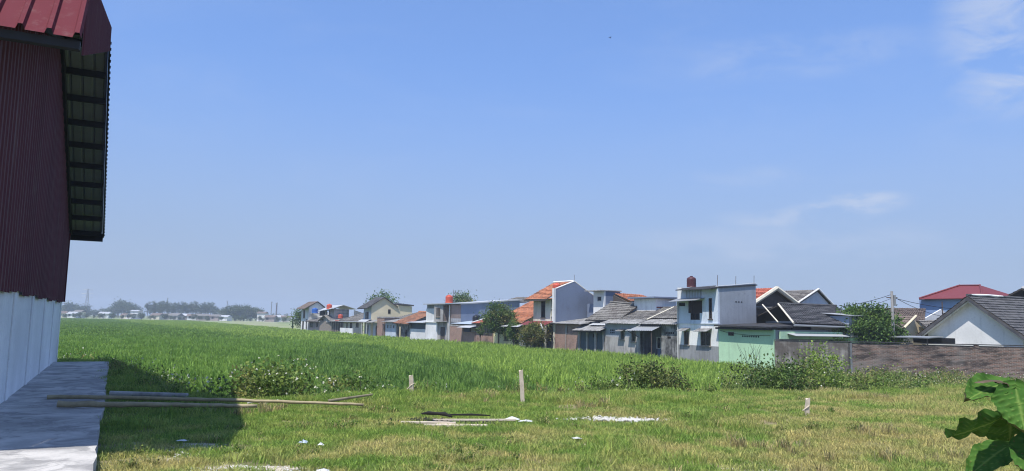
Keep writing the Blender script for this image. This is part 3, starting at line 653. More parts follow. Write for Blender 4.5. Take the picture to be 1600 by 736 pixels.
# --- concrete two-storey
h = House('unfinished_two_storey_house', 'narrow two-storey house, half white plaster, half raw concrete and brick', 52.5, 0)
h.wall_s('lower_white_wall', 'white', 52.7, 56.4, G0, 1.2, 0, .15); h.box('ledge', 'white', 52.6, 56.5, -.12, .15, 1.2, 1.3)
h.wall_s('upper_white_wall', 'white', 52.7, 56.4, 1.3, 2.95, .02, .15); h.wall_s('upper_grey_wall', 'grey', 52.7, 56.4, 2.95, 3.5, .12, .1)
h.wall_s('lower_concrete_wall', 'concrete', 48.9, 52.69, G0, 1.3, .15, .15, [(50.6, 52.0, -1.4, .7)]); h.box('door', 'wood_dark', 50.62, 51.98, .22, .28, -1.4, .68)
h.box('bay', 'concrete', 49.9, 52.69, -.5, .15, 1.3, 1.42)
h.wall_s('upper_concrete_wall', 'concrete', 49.9, 52.69, 1.42, 3.4, -.45, .15, [(50.8, 52.0, 1.9, 3.0)]); h.window(50.8, 52.0, 1.9, 3.0, -.45, 'wood', 3)
h.wall_t('bay_side', 'brick_t', -.44, .15, 1.42, 3.4, 49.9, .1)
h.wall_t('brick_side_wall', 'brick_t', .16, 1.4, 1.3, 3.4, 48.87); h.wall_t('lower_side_wall', 'concrete', .16, 1.4, G0, 1.3, 48.87)
h.box('side_beam', 'concrete', 48.84, 49.0, .1, 1.42, 2.0, 2.2) if False else h.box('side_beam', 'concrete', 48.83, 48.868, .1, 1.42, 1.3, 1.75)
h.wall_s('upper_brick_wall', 'brick', 48.9, 49.9, 1.3, 3.4, .15, .12)
h.sheet('roof', 'zinc_white', [(48.6, -.8, 3.52), (56.7, -.3, 3.56), (56.7, 3.5, 3.75), (48.6, 3.5, 3.72)], .12)
h.bar('downpipe', 'frame_w', (48.95, -.05, G0), (48.95, -.05, 3.3), .07); h.bar('antenna_mast', 'steel', (49.4, .6, 3.5), (49.4, .6, 5.2), .025, 5)
h.mb().tube([(49.4, .6, 4.9), (49.4, 1.2, 4.9)], .02, 5).tube([(49.1, .75, 4.9), (49.7, .75, 4.9)], .015, 5).tube([(49.2, 1.0, 4.9), (49.6, 1.0, 4.9)], .015, 5).build('antenna', M['steel'], h.root)
h.box('wall', 'grey', 49.1, 56.3, 3.2, 3.35, G0, 3.6); h.wall_t('far_side_wall', 'white', .2, 3.2, G0, 3.5, 56.25)
tank('red water tank on the flat roof of the unfinished two-storey house', 49.35, .05, 3.6, .45, .95, 'tank_red')
h = House('long_blue_hall', 'long blue-grey windowless hall wall rising behind the low kitchens', 51, 5)
h.wall_t('side_wall', 'slate_blue', 1.42, 9.5, G0, 3.42, 48.87, .15, 4.16); h.wall_t('far_wall', 'slate_blue', 3.6, 9.5, G0, 3.5, 55.8, .15, 4.16)
h.sheet('roof', 'zinc_white', [(48.7, 1.3, 3.56), (56, 1.3, 3.56), (56, 9.7, 4.3), (48.7, 9.7, 4.3)], .14); h.box('back_wall', 'slate_blue', 49, 55.8, 9.35, 9.5, G0, 4.05)
h.tiles('back_roof', 'tile_grey', (47.5, 9.6, 3.9), (55, 9.6, 3.9), (54, 12, 4.7), (47.8, 12, 4.6))
# --- white shack to the cream house
h = House('white_shack', 'low whitewashed wall with dark panel painted as shade under a thin roof', 59, 0, 'shed')
h.wall_s('front_wall', 'white', 56.5, 61.8, G0, .3, 0, .15); h.wall_s('shade_panel', 'teal_board_shade', 56.5, 61.8, .3, 1.05, .25, .08)  # dark panel stands in for the shade on the upper white wall
h.sheet('roof', 'zinc_white', [(56.3, -.5, 1.16), (62, -.5, 1.16), (62, 2.6, 1.5), (56.3, 2.6, 1.5)], .05); h.wall_t('side_wall', 'white', .33, 2.5, G0, 1.1, 61.6)
h = House('rusty_tile_house', 'low brown-walled house with sagging rust-coloured tile roof', 64.5, 0)
h.wall_s('front_wall', 'grey_mould', 61.85, 67.2, G0, 1.0, .15, .15, [(63.2, 64.0, -1.4, .1), (65.6, 66.8, -1.4, .5)]); h.box('room_dark', 'dark', 62, 67, .6, .62, G0, .9)
h.tiles('roof', 'tile_rust', (61.3, -.5, .85), (67.6, -.5, .95), (66.8, 3.2, 2.55), (61.9, 3.2, 2.4)); h.tiles('roof', 'tile_rust', (61.3, 6.5, .85), (67.6, 6.5, .95), (66.8, 3.2, 2.55), (61.9, 3.2, 2.4))
h.ridge('tile_orange', (61.9, 3.2, 2.5), (66.8, 3.2, 2.64), .14); h.gable('gable_wall', 'grey_dark', .4, 3.2, 6, G0, 1.0, 2.3, 1.0, 62.1)
h = House('blue_door_shed', 'small shed of pale blue-white boards with a row of dark windows', 69.5, 0, 'shed')
h.wall_s('front_wall', 'paleblue', 67.3, 71.7, G0, 1.05, 0, .12, [(67.9, 68.5, .2, .7), (69.1, 69.7, .2, .7), (70.4, 71.1, .2, .7)])
for a in (67.9, 69.1, 70.4): h.window(a, a+.6, .2, .7, 0, 'frame_w', 1, sill=False)
for i in range(9): h.box('batten', 'zinc_blue', 67.4+i*.5, 67.45+i*.5, -.03, -.002, G0, 1.0)
h.sheet('roof', 'asbestos', [(67.0, -.6, 1.12), (72, -.6, 1.12), (72, 2.5, 1.6), (67, 2.5, 1.6)], .045, 16); h.tiles('back_roof', 'tile_grey', (66.5, 2.4, 1.6), (75, 2.4, 1.6), (72.5, 6, 2.75), (68.5, 6, 2.75))
h = House('brick_tower_stub', 'narrow raw brick room standing between blue-doored shed and porch', 73.6, 0, 'shed')
h.wall_s('front_wall', 'brick', 72.1, 75.2, G0, 1.7, -.1, .15, [(72.2, 72.8, -1.4, .8)]); h.wall_t('side_wall', 'brick_t', .06, 2.2, G0, 1.7, 72.1, .12); h.box('coping', 'concrete', 72.0, 75.3, -.16, 2.3, 1.7, 1.86); h.box('door', 'wood_dark', 72.22, 72.78, 0, .05, -1.4, .78)
h = House('shaded_porch', 'dim blue-white porch with dark doorways under the cream house', 78.5, 0, 'porch')
h.wall_s('front_wall', 'paleblue', 75.3, 82.4, G0, .95, .35, .12, [(76.0, 77.2, -1.4, .5), (78.4, 79.6, -1.4, .6), (80.6, 81.2, -1.4, .6)]); h.box('room_dark', 'dark', 75.5, 82, .8, .82, G0, .9)
h.sheet('roof', 'asbestos', [(75.2, -1.0, .95), (82.6, -1.0, .9), (82.6, .4, 1.3), (75.2, .4, 1.34)], .045, 20); h.bar('post', 'frame_w', (77.6, -.9, G0), (77.6, -.9, .9), .05); h.bar('post', 'frame_w', (80.1, -.9, G0), (80.1, -.9, .9), .05)
# --- cream two-storey gable house
h = House('cream_gable_house', 'cream two-storey gable house with small dark window in its blank side', 80, 2)
h.gable('gable_wall', 'cream', .0, 1.95, 3.75, G0, 3.5, 4.76, 3.78, 78.33); h.wall_t('rear_wing_wall', 'cream', 3.75, 6.6, G0, 3.74, 78.33, .15, 3.55)
h.box('window', 'dark', 78.3, 78.36, 2.65, 3.05, 2.35, 3.0)
h.wall_s('front_wall', 'paleblue', 78.5, 82.2, .9, 3.4, 0, .15, [(79.6, 81.2, 1.4, 2.6)]); h.window(79.6, 81.2, 1.4, 2.6, 0, 'wood_dark', 2)
h.sheet('front_awning', 'zinc_white', [(78.2, -.9, 1.05), (82.6, -.9, 1.05), (82.6, 0, 1.5), (78.2, 0, 1.5)], .03)
h.tiles('roof', 'tile_dark', (78.1, -.9, 3.05), (82.9, -.9, 3.05), (82.5, 1.95, 4.86), (78.1, 1.95, 4.86)); h.tiles('roof', 'tile_dark', (78.1, 4.2, 3.4), (82.9, 4.2, 3.4), (82.5, 1.95, 4.86), (78.1, 1.95, 4.86))
h.sheet('rear_roof', 'tile_dark', [(78.1, 4.2, 4.0), (83, 4.2, 4.0), (83, 6.8, 3.85), (78.1, 6.8, 3.8)], .2); h.wall_t('far_wall', 'cream', .2, 6.6, G0, 3.5, 82.1); h.box('back_wall', 'cream', 78.5, 82, 6.45, 6.6, G0, 3.5)
# --- far cluster
h = House('grey_tiled_bungalow', 'low grey-walled bungalow with wide weathered tile roof and whitewashed yard wall', 87, 0)
h.wall_s('front_wall', 'offwhite', 82.8, 93, G0, 1.05, 0, .15, [(84.5, 86, .1, .8), (88, 89.2, -.2, .8), (90.6, 91.5, -1.3, .7)]); h.window(84.5, 86, .1, .8, 0, 'wood', 2); h.window(88, 89.2, -.2, .8, 0, 'wood', 2); h.box('door', 'wood_dark', 90.62, 91.48, .05, .1, -1.4, .68)
h.box('yard_wall', 'white', 82.6, 89.5, -1.6, -1.45, G0, -.05)
h.tiles('roof', 'tile_grey', (82.6, -.7, 1.1), (93.4, -.7, 1.05), (90.5, 3.6, 2.6), (83.5, 3.6, 2.6), .34, .3); h.tiles('roof', 'tile_grey', (82.6, 8, 1.1), (93.4, 8, 1.05), (90.5, 3.6, 2.6), (83.5, 3.6, 2.6), .34, .3); h.ridge('tile_grey', (83.5, 3.6, 2.68), (90.5, 3.6, 2.68), .12)
h.bar('hip_cap', 'tile_grey', (93.3, -.7, 1.16), (90.5, 3.6, 2.68), .12); h.bar('fascia', 'zinc_white', (82.6, -.75, 1.0), (93.4, -.75, .96), .07)
h = House('dark_plank_shed', 'dark plank shed with leaning posts below the concrete two-storey shell', 96.5, 0, 'shed')
for i in range(14): h.box('plank', 'wood_dark' if i % 3 else 'wood', 93.2+i*.5, 93.2+i*.5+.4, 0, .05, G0, .75+.15*((i*5) % 3))
h.box('back_wall', 'dark', 93.2, 100.1, 1.0, 1.1, G0, .9); h.sheet('roof', 'asbestos', [(93, -.6, .95), (100.2, -.6, .9), (100.2, 1.4, 1.3), (93, 1.4, 1.3)], .045, 16); h.box('red_rail', 'tank_red', 93.2, 95.6, -.75, -.68, 1.05, 1.15)
h = House('pale_plank_shed', 'pale upright-board shed with low gable and dark high window', 104, 0, 'shed')
for i in range(16): h.box('plank', 'wood', 100.3+i*.5, 100.3+i*.5+.46, 0, .05, G0, 1.05+.9*(1-abs(i-9)/9))
h.box('window', 'dark', 101, 103.2, -.02, -.001, .6, 1.05); h.box('window', 'dark', 106, 107.2, -.02, -.001, 1.0, 1.25)
h.sheet('roof', 'tile_grey', [(100.0, -.4, .95), (104.6, -.4, 2.05), (104.6, 4, 2.05), (100.0, 4, .95)], .08); h.sheet('roof', 'tile_grey', [(104.6, -.4, 2.05), (108.6, -.4, 1.0), (108.6, 4, 1.0), (104.6, 4, 2.05)], .08)
h = House('pink_wall_house', 'low faded pink and brick house with grey gable roof near the row end', 113, 0)
h.wall_s('front_wall', 'pinkish', 108.7, 117.2, G0, .7, 0, .15, [(109.6, 111, -.2, .6), (113.5, 116, -.3, .6)]); h.window(109.6, 111, -.2, .6, 0, 'wood_dark', 2); h.window(113.5, 116, -.3, .6, 0, 'wood_dark', 3)
h.tiles('roof', 'tile_grey', (108.4, -.7, .75), (117.5, -.7, .75), (115.5, 4, 2.1), (110.2, 4, 2.3), .34, .3)
h = House('concrete_shell_house', 'raw concrete two-storey shell with white sheet roof at the far row', 105, 2)
h.wall_s('front_wall', 'concrete', 101.5, 108, .9, 3.2, .8, .15, [(105, 107.4, 1.6, 3.0)]); h.box('room_dark', 'dark', 104.6, 107.8, 1.4, 1.42, 1.5, 3.1)
h.wall_t('side_wall', 'concrete', .96, 3.4, G0, 3.2, 101.5); h.wall_t('column', 'concrete', .7, .95, G0, 3.3, 101.4, .3)
for z in (1.2, 1.75, 2.3, 2.85): h.box('breeze_block_course', 'grey_dark', 101.46, 101.5, 1.1, 3.3, z, z+.06)
h.sheet('roof', 'zinc_white', [(100.9, -.2, 3.15), (110, -.2, 2.75), (110, 2.2, 3.9), (100.9, 2.2, 3.9)], .06); h.sheet('roof', 'zinc_white', [(100.9, 2.2, 3.9), (110, 2.2, 3.9), (110, 4.6, 3.2), (100.9, 4.6, 3.2)], .06)
h.wall_s('white_side', 'white', 108.1, 118, 1.0, 2.6, 2.2, .12); h.sheet('white_gable', 'zinc_white', [(98.5, 3.4, 1.6), (98.5, 6.2, 1.6), (98.5, 5.4, 2.4), (98.5, 3.4, 3.0)], .04)
h.box('balcony', 'concrete', 101.3, 104, -.1, .75, .7, 1.5)
tank('red water tank on the front edge of the concrete shell roof', 103.2, .2, 3.15, .5, .9, 'tank_red'); tank('low red water tank on the balcony of the concrete shell', 100.6, 1.6, 1.5, .45, .7, 'tank_red'); tank('dark blue-black tank beside the concrete shell on the low roof', 110, 1.0, 1.9, .75, 1.0, 'tank_black')
h = House('far_white_house', 'white two-storey gable house at the far end of the row', 120, 2)
h.wall_s('front_wall', 'white', 117.4, 123.5, G0, 3.6, 0, .15, [(118.4, 119.6, -1.4, 1.2), (120.4, 121.8, 1.4, 3.0), (121, 122.2, -1.2, .8)]); h.window(120.4, 121.8, 1.4, 3.0, 0, 'wood', 2); h.window(121, 122.2, -1.2, .8, 0, 'wood_dark', 2); h.box('room_dark', 'dark', 117.6, 123, .5, .52, G0, 3.2)
h.gable('gable_wall', 'white', .16, 1.6, 3.2, G0, 3.6, 4.6, 3.4, 117.4); h.tiles('roof', 'tile_brown', (117.0, -1.0, 3.2), (124, -1.0, 3.2), (124, 1.6, 4.75), (117.0, 1.6, 4.75), .4, .4); h.tiles('roof', 'tile_brown', (117.0, 4.0, 3.0), (124, 4.0, 3.0), (124, 1.6, 4.75), (117.0, 1.6, 4.75), .4, .4); h.gable('far_gable', 'white', .16, 1.6, 3.2, G0, 3.6, 4.6, 3.4, 123.3)
h.box('balcony', 'concrete', 114.5, 117.3, .3, 1.5, 2.2, 2.4); tank('blue water tank on the balcony slab of the far white house', 115.4, .7, 2.4, .6, 1.0, 'tank_blue')

# --- second row behind
h = House('small_tower_house', 'square white rooftop room with dark blue side wall and flat slab roof', 25, 4.2)
h.wall_s('front_wall', 'white', 22.0, 23.7, G0, 4.4, 3.2, .15, [(22.4, 23.1, 3.5, 3.95)]); h.window(22.4, 23.1, 3.5, 3.95, 3.2, 'frame_w', 1, sill=False)
h.wall_t('side_wall', 'slate_blue', 3.36, 5.0, G0, 4.4, 22.0); h.box('roof', 'concrete', 21.9, 24.3, 2.6, 5.1, 4.42, 4.5); h.box('back_wall', 'slate_blue', 22.2, 23.6, 4.85, 5, G0, 4.4)
h = House('low_blue_roof_house', 'low blue-grey roofed house with red trim between the gable and tower', 27, 5.6)
h.sheet('roof', 'slate_blue', [(24.5, 4.7, 3.2), (29, 4.7, 3.2), (29, 6.6, 4.05), (24.5, 6.6, 4.05)], .08); h.wall_s('front_wall', 'white', 24.5, 29, G0, 3.1, 5.0, .15); h.box('red_trim', 'red_sheet', 24.5, 29, 4.9, 4.998, 2.6, 2.72)
h = House('orange_roof_house', 'slate blue house with bright orange clay roof behind the grey houses', 22, 5.5)
h.wall_t('side_wall', 'slate_blue', 3.4, 7.9, G0, 3.42, 20.0); h.wall_s('front_wall', 'slate_blue', 20.2, 25, G0, 3.3, 3.4, .15)
h.tiles('roof', 'tile_orange', (19.8, 4.6, 3.5), (19.8, 8.1, 3.42), (22.3, 7.7, 4.2), (22.3, 4.3, 4.3)); h.mb().prism([(19.9, 3.4), (24.6, 3.4), (22.3, 4.2)], 1, 4.2, 4.3).build('gable', M['wood_dark'], h.root)
h.sheet('roof_far', 'tile_orange', [(24.8, 4.3, 3.4), (24.8, 8, 3.4), (22.3, 7.7, 4.22), (22.3, 4.3, 4.32)], .06); h.box('lamp_box', 'white', 19.95, 19.998, 5.1, 5.5, 2.75, 2.83)
tank('small red water tank at the orange roof corner', 20.1, 7.4, 3.55, .22, .42, 'tank_red')
h = House('white_roof_room', 'plain white rooftop room with dark flat slab behind the grey tiles', 15.5, 4)
h.wall_t('side_wall', 'white', 2.7, 4.9, G0, 3.6, 14.2); h.wall_s('front_wall', 'white', 14.35, 17, G0, 3.6, 2.7, .15); h.box('roof', 'slate_blue', 13.9, 17.4, 2.3, 5.2, 3.62, 3.74); h.box('back_wall', 'offwhite', 14.4, 17, 4.75, 4.9, G0, 3.6); h.box('red_band', 'red_sheet', 14.15, 14.198, 2.8, 3.4, 2.84, 2.92)
# --- houses behind the green one and the wall
h = House('dark_tile_house', 'dark grey tiled house with white verge board behind the mint green house', 2, 6)
h.tiles('roof', 'tile_dark', (-.7, 1.6, 1.72), (-.7, 8.6, 1.62), (2.7, 9.9, 3.0), (2.7, 4.0, 3.02)) ; h.tiles('roof', 'tile_dark', (6, 4.0, 1.72), (6, 9.2, 1.62), (2.7, 9.9, 3.0), (2.7, 4.0, 3.02))
h.bar('verge', 'offwhite', (-.7, 1.5, 1.76), (2.7, 3.95, 3.06), .06); h.bar('verge', 'offwhite', (.1, 1.0, 1.8), (3.4, 3.2, 3.0), .045); h.bar('fascia', 'zinc', (-.75, 1.5, 1.62), (-.75, 8.6, 1.52), .07); h.ridge('tile_dark', (2.7, 4.0, 3.1), (2.7, 9.9, 3.08))
h.box('side_wall', 'wood_dark', .0, .15, 2.2, 8.2, G0, 1.6); h.box('fascia_board', 'wood', -.3, -.25, 3.6, 7.8, 1.1, 1.55); h.wall_s('front_wall', 'white', .2, 5, 1.2, 1.9, 5.2, .1)
h.box('green_wall', 'green', -.62, -.5, .4, 6.2, .75, 1.22); h.sheet('canopy', 'zinc_white', [(-1.3, 1.0, .98), (-1.3, 6.0, .96), (-.6, 6.0, 1.10), (-.6, 1.0, 1.12)], .03)
h = House('metal_clad_room', 'small upstairs room clad in upright zinc sheets beside the dark tiles', -.5, 8, 'shed')
h.wall_t('zinc_wall', 'zinc', 6.6, 8.9, .9, 2.3, -.9, .05); [h.box('rib', 'zinc_white', -.95, -.902, 6.65+i*.2, 6.69+i*.2, .9, 2.3) for i in range(11)]; h.wall_s('front_wall', 'zinc_blue', -.84, 1, .9, 2.3, 6.6, .05); h.sheet('roof', 'zinc_white', [(-1.1, 6.4, 2.34), (-1.1, 9.1, 2.34), (1.2, 9.1, 2.5), (1.2, 6.4, 2.5)], .04); h.box('base', 'green', -.85, 1, 6.7, 8.8, G0, .88)
h = House('red_tile_gable_house', 'brown gabled house with red clay tiles behind the white two-storey house', 8, 7.4)
h.gable('gable_wall', 'wood_dark', 5.0, 7.3, 9.4, G0, 3.05, 4.1, 3.15, 6.2); h.tiles('roof', 'tile_red', (5.8, 4.4, 2.95), (12, 4.4, 2.95), (12, 7.3, 4.35), (5.8, 7.3, 4.35)); h.tiles('roof', 'tile_red', (5.8, 10, 2.95), (12, 10, 2.95), (12, 7.3, 4.35), (5.8, 7.3, 4.35))
h.bar('verge', 'offwhite', (5.8, 4.6, 3.02), (5.8, 7.3, 4.36), .16); h.bar('verge', 'offwhite', (5.8, 9.9, 3.05), (5.8, 7.3, 4.36), .16); h.bar('tile_strip', 'tile_grey', (5.9, 4, 2.9), (5.9, 9.4, 2.85), .1)
h = House('pale_gable_house', 'pale blue gabled house with weathered grey tile roof beside the power wire', 8, 12)
h.gable('gable_wall', 'paleblue', 10.3, 12.6, 14.9, G0, 3.2, 4.35, 2.7, 6.6); h.tiles('roof', 'tile_grey', (6.4, 10.0, 3.15), (10.6, 9.6, 3.0), (10.6, 12.6, 4.42), (6.4, 12.6, 4.42)); h.tiles('roof', 'tile_grey', (6.4, 15.2, 2.6), (10.6, 15.2, 2.6), (10.6, 12.6, 4.42), (6.4, 12.6, 4.42)); h.bar('verge', 'white', (6.4, 10, 3.25), (6.4, 12.6, 4.5), .07); h.bar('verge', 'white', (6.4, 15.1, 2.7), (6.4, 12.6, 4.5), .07)
# --- right-hand group behind the wall
h = House('white_gable_bungalow', 'white gabled bungalow with dark tiled roof right behind the brick wall', -6, 12.5)
h.mb().prism([(-9.0, G0), (-3.1, G0), (-3.1, 1.25), (-6.1, 3.42), (-9.0, 1.35)], 1, 11.5, 11.65).build('gable_wall', M['white'], h.root)
h.tiles('roof', 'tile_dark', (-9.6, 11.0, 1.02), (-9.6, 21, 1.02), (-6.1, 21, 3.62), (-6.1, 11.0, 3.62)); h.tiles('roof', 'tile_dark', (-2.5, 11.0, 1.02), (-2.5, 21, 1.02), (-6.1, 21, 3.62), (-6.1, 11.0, 3.62))
for a, b in ((-9.6, -6.1), (-2.5, -6.1)):
    h.mb().slab([(a, 10.98, .96), (b, 10.98, 3.56), (b, 11.06, 3.56), (a, 11.06, .96)], .2).build('barge_board', M['tile_dark'], h.root)
    h.mb().slab([(a, 11.08, .86), (b, 11.08, 3.46), (b, 11.49, 3.46), (a, 11.49, .86)], .05).build('soffit', M['offwhite'], h.root)
    h.mb().slab([(a, 11.065, .80), (b, 11.065, 3.40), (b, 11.1, 3.40), (a, 11.1, .80)], .16).build('inner_barge', M['offwhite'], h.root)
h.box('side_wall', 'white', -9.0, -8.85, 11.67, 20.5, G0, 1.1); h.box('side_wall', 'white', -3.25, -3.1, 11.67, 20.5, G0, 1.1); h.box('back_wall', 'white', -9, -3.1, 20.5, 20.65, G0, 1.2)
h.ridge('tile_dark', (-6.1, 11.0, 3.7), (-6.1, 21, 3.7)); h.mb().tube([(-6.15, 11.4, 3.74), (-6.18, 12.2, 3.73), (-6.2, 13.2, 3.76), (-6.18, 14.0, 3.72), (-6.2, 14.8, 3.74)], [.05, .09, .06, .1, .04], 6).build('ridge_mortar', M['white'], h.root)
h = House('upper_dark_roof_house', 'dark tiled roof peak with white mortar ridge behind the white bungalow', -5, 21)
h.tiles('roof', 'tile_dark', (-9.5, 17.5, 2.0), (-9.5, 27, 2.0), (-5.2, 27, 4.5), (-5.2, 19.0, 4.42)); h.tiles('roof', 'tile_dark', (-1.5, 17.5, 2.0), (-1.5, 27, 2.0), (-5.2, 27, 4.5), (-5.2, 19.0, 4.42)); h.mb().tube([(-5.2, 19.2, 4.5), (-5.2, 26.8, 4.58)], .12, 6).build('ridge_cap', M['white'], h.root); h.box('wall', 'white', -9, -2, 20.8, 26, G0, 2.1); h.box('ridge_ornament', 'red_sheet', -5.35, -5.05, 23, 23.5, 4.6, 4.78)
h = House('blue_hip_house', 'tall bright blue house with maroon hipped metal roof', 1, 21)
h.wall_s('front_wall', 'blue', -1.0, 3.9, G0, 3.85, 21.5, .15); h.wall_t('side_wall', 'blue', 21.66, 27, G0, 3.85, -1.0); h.wall_t('far_side_wall', 'blue', 21.66, 27, G0, 3.85, 3.75)
h.sheet('roof', 'red_sheet', [(-1.3, 21.2, 3.92), (3.7, 21.2, 3.92), (2.2, 24.3, 5.05), (.6, 24.3, 5.0)], .05); h.sheet('roof', 'red_sheet', [(-1.3, 21.2, 3.92), (-1.3, 27.4, 3.92), (.6, 24.6, 5.0), (.6, 24.3, 5.0)], .05); h.sheet('roof', 'red_sheet', [(3.7, 21.2, 3.92), (3.7, 27.4, 3.92), (2.2, 24.6, 5.05), (2.2, 24.3, 5.05)], .05)
h.bar('hip_cap', 'red_sheet', (-1.3, 21.2, 3.98), (.6, 24.3, 5.06), .07); h.bar('hip_cap', 'red_sheet', (3.7, 21.2, 3.98), (2.2, 24.3, 5.1), .07); h.bar('ridge_cap', 'red_sheet', (2.2, 24.3, 5.08), (.6, 24.3, 5.04), .07); h.bar('eave', 'red_sheet', (-1.3, 21.2, 3.9), (3.7, 21.2, 3.9), .06)
h.sheet('pale_ledge', 'green', [(-.8, 20.4, 2.28), (2.2, 20.4, 2.25), (2.2, 21.4, 2.35), (-.8, 21.4, 2.38)], .12)
h = House('brown_tile_house', 'brown tiled house between the leafy tree and the blue hipped house', 3.5, 18)
h.tiles('roof', 'tile_brown', (-.4, 15.4, 2.05), (5.2, 15.4, 2.05), (4.6, 18.4, 3.12), (1.4, 18.4, 3.06)); h.wall_s('front_wall', 'cream', 0, 5, G0, 2.0, 16, .15); h.gable('gable_wall', 'white', 15.7, 18.4, 20.8, G0, 2.05, 3.0, 2.05, .2, .1)
h = House('small_cream_gable', 'small cream gable and grey tile slope beside the white bungalow', 1, 14.3)
h.gable('gable_wall', 'cream', 12.6, 13.8, 15.0, G0, 1.5, 2.2, 1.5, -.6, .1); h.tiles('roof', 'tile_brown', (-.8, 12.3, 1.5), (4, 12.3, 1.5), (4, 13.8, 2.4), (-.8, 13.8, 2.4)); h.bar('verge', 'cream', (-.82, 12.4, 1.58), (-.82, 13.8, 2.44), .08); h.tiles('roof', 'tile_grey', (-2.4, 12.9, 1.35), (-2.4, 17, 1.35), (-.7, 17, 2.15), (-.7, 14.2, 2.1)); h.wall_t('side_wall', 'white', 13, 17, G0, 1.3, -2.2)
h = House('carport', 'flat dark carport sheet over the brick wall beside the leafy tree', -3, 7.5, 'carport')
h.sheet('roof', 'zinc', [(-6.0, 7.0, 1.02), (.2, 9.0, 1.0), (1.8, 11.2, 1.05), (-4.6, 10.8, 1.07)], .06); h.box('beam', 'steel_black', -5.6, -2.9, 10.2, 10.35, .62, .98); h.bar('post', 'steel', (-5.6, 7.5, PADDY), (-5.6, 7.5, .98), .04); h.bar('post', 'steel', (0, 9.2, PADDY), (0, 9.2, .96), .04); h.box('yard_wall', 'white', -5.5, -3, 11.3, 11.4, PADDY, .6)

# --- boundary wall
BW0, BW1 = np.array((16.4, 47.3)), np.array((36., 41.0)); bwd = (BW1-BW0)/np.linalg.norm(BW1-BW0); BWL = float(np.linalg.norm(BW1-BW0)); bwa = atan2(bwd[1], bwd[0])
bw = empty('boundary_wall', (BW0[0], BW0[1], PADDY), bwa, 'long old brick boundary wall, stained grey plaster at its green-house end', 'wall')
def bpart(name, mat, *b): return MB().box(*b).build(name, M[mat], bw)
bpart('plastered_bay', 'wall_patch', .02, 4.3, -.1, .1, -.15, 2.14)
xs = [4.3, 7.6, 11.0, 15.2, BWL]
for a, b in zip(xs[:-1], xs[1:]): bpart('brick_bay', 'brick_wall', a+.002, b-.002, -.07, .07, -.15, 2.12)
for a in xs[:-1]: bpart('pillar', 'grey_dark' if a < 5 or a > 12 else 'brick_wall', a-.11, a+.11, -.1, .12, -.15, 2.16)
for a, b in zip(np.linspace(0, BWL, 9)[:-1], np.linspace(0, BWL, 9)[1:]): bpart('coping', 'blackstain_shade', a+.004, b-.004, -.125, .125, 2.165, 2.21+.015*random.random())
bpart('beam', 'brick_wall', 7.8, 10.8, -.085, -.071, 1.55, 1.62)

# ------------------------------------------------------------------ utility pole and wires
up = empty('utility_pole', Rw(-2.6, 8.6, PADDY), 0, 'grey concrete utility pole rising behind the leafy tree', 'utility pole')
MB().tube([(0, 0, 0), (0, 0, 5.45)], [.11, .085], 8).build('pole', M['concrete'], up); MB().box(-.35, .35, -.03, .03, 5.0, 5.06).build('crossarm', M['steel'], up); MB().box(.1, .22, -.08, .08, 4.5, 5.2).build('meter_box', M['zinc'], up)
def wire(label, a, b, sag, r=.017):
    a, b = Vector(a), Vector(b); pts = [a.lerp(b, k/14)-Vector((0, 0, sag*4*(k/14)*(1-k/14))) for k in range(15)]
    tag(MB().tube(pts, r, 5).build('power_wire', M['steel_black']), label, 'wire', 'power wires')
ptop = Vector(Rw(-2.6, 8.6, 3.75))
wire('power wire from the utility pole sagging to the metal-clad room', ptop, Rw(.2, 7.2, 2.95), .1)
wire('power wire from the utility pole to the blue hipped house', ptop-Vector((0, 0, .1)), Rw(-.4, 21.4, 2.4), .5)
wire('lower power wire from the utility pole toward the white bungalow', ptop-Vector((0, 0, .2)), Rw(-5.6, 18.5, 3.2), .5)
wire('thin power wire from the utility pole toward the pale gable house', ptop-Vector((0, 0, .25)), Rw(4, 10.5, 2.5), .2, .012)
tag(MB().tube([Rw(-3.6, 12.4, PADDY), Rw(-3.6, 12.4, 3.35)], .035, 6).build('antenna_pole', M['steel']), 'thin bare metal mast before the brown tiled roof', 'mast')

# ------------------------------------------------------------------ vegetation helpers
def set_tone(me, tone, name='tone'):
    a = me.attributes.new(name, 'FLOAT', 'POINT'); a.data.foreach_set('value', np.asarray(tone, np.float32))
def unit(v): return v/np.maximum(np.linalg.norm(v, axis=-1, keepdims=True), 1e-9)
def leaf_arrays(P, size, g, aspect=.5, up=.35, droop=0.):
    """one diamond leaf per point; returns verts, quads, per-vertex tone"""
    n = len(P); a = unit(g.normal(size=(n, 3))+np.array((0, 0, -droop))); nrm = unit(g.normal(size=(n, 3))+np.array((0, 0, up*2)))
    b = unit(np.cross(nrm, a)); L_ = (size*g.uniform(.6, 1.3, n))[:, None]; w = L_*aspect
    V = np.stack([P-a*L_/2, P+b*w/2, P+a*L_/2, P-b*w/2], 1).reshape(-1, 3)
    return V, np.arange(4*n).reshape(-1, 4), np.repeat(g.uniform(0, 1, n), 4)
def leaf_obj(name, P, size, mat, parent, seed=0, **k):
    g = np.random.default_rng(seed); V, Q, T = leaf_arrays(np.asarray(P, float), size, g, **k)
    o = link_mesh(name, V, Q, mat, parent); set_tone(o.data, T); return o
def clumps(g, c, r, k, n, spread=.33, flat=.6, shell=.55):
    """k leaf clumps of n points in an ellipsoid (centre c, radii r), biased to the shell"""
    d = unit(g.normal(size=(k, 3))); rad = shell+(1-shell)*g.uniform(0, 1, k)
    C = np.array(c)+d*np.array(r)*rad[:, None]; s = np.mean(r)*spread*g.uniform(.6, 1.3, (k, 1, 1))
    P = C[:, None, :]+g.normal(size=(k, n, 3))*s*np.array((1, 1, flat)); return C, P.reshape(-1, 3)

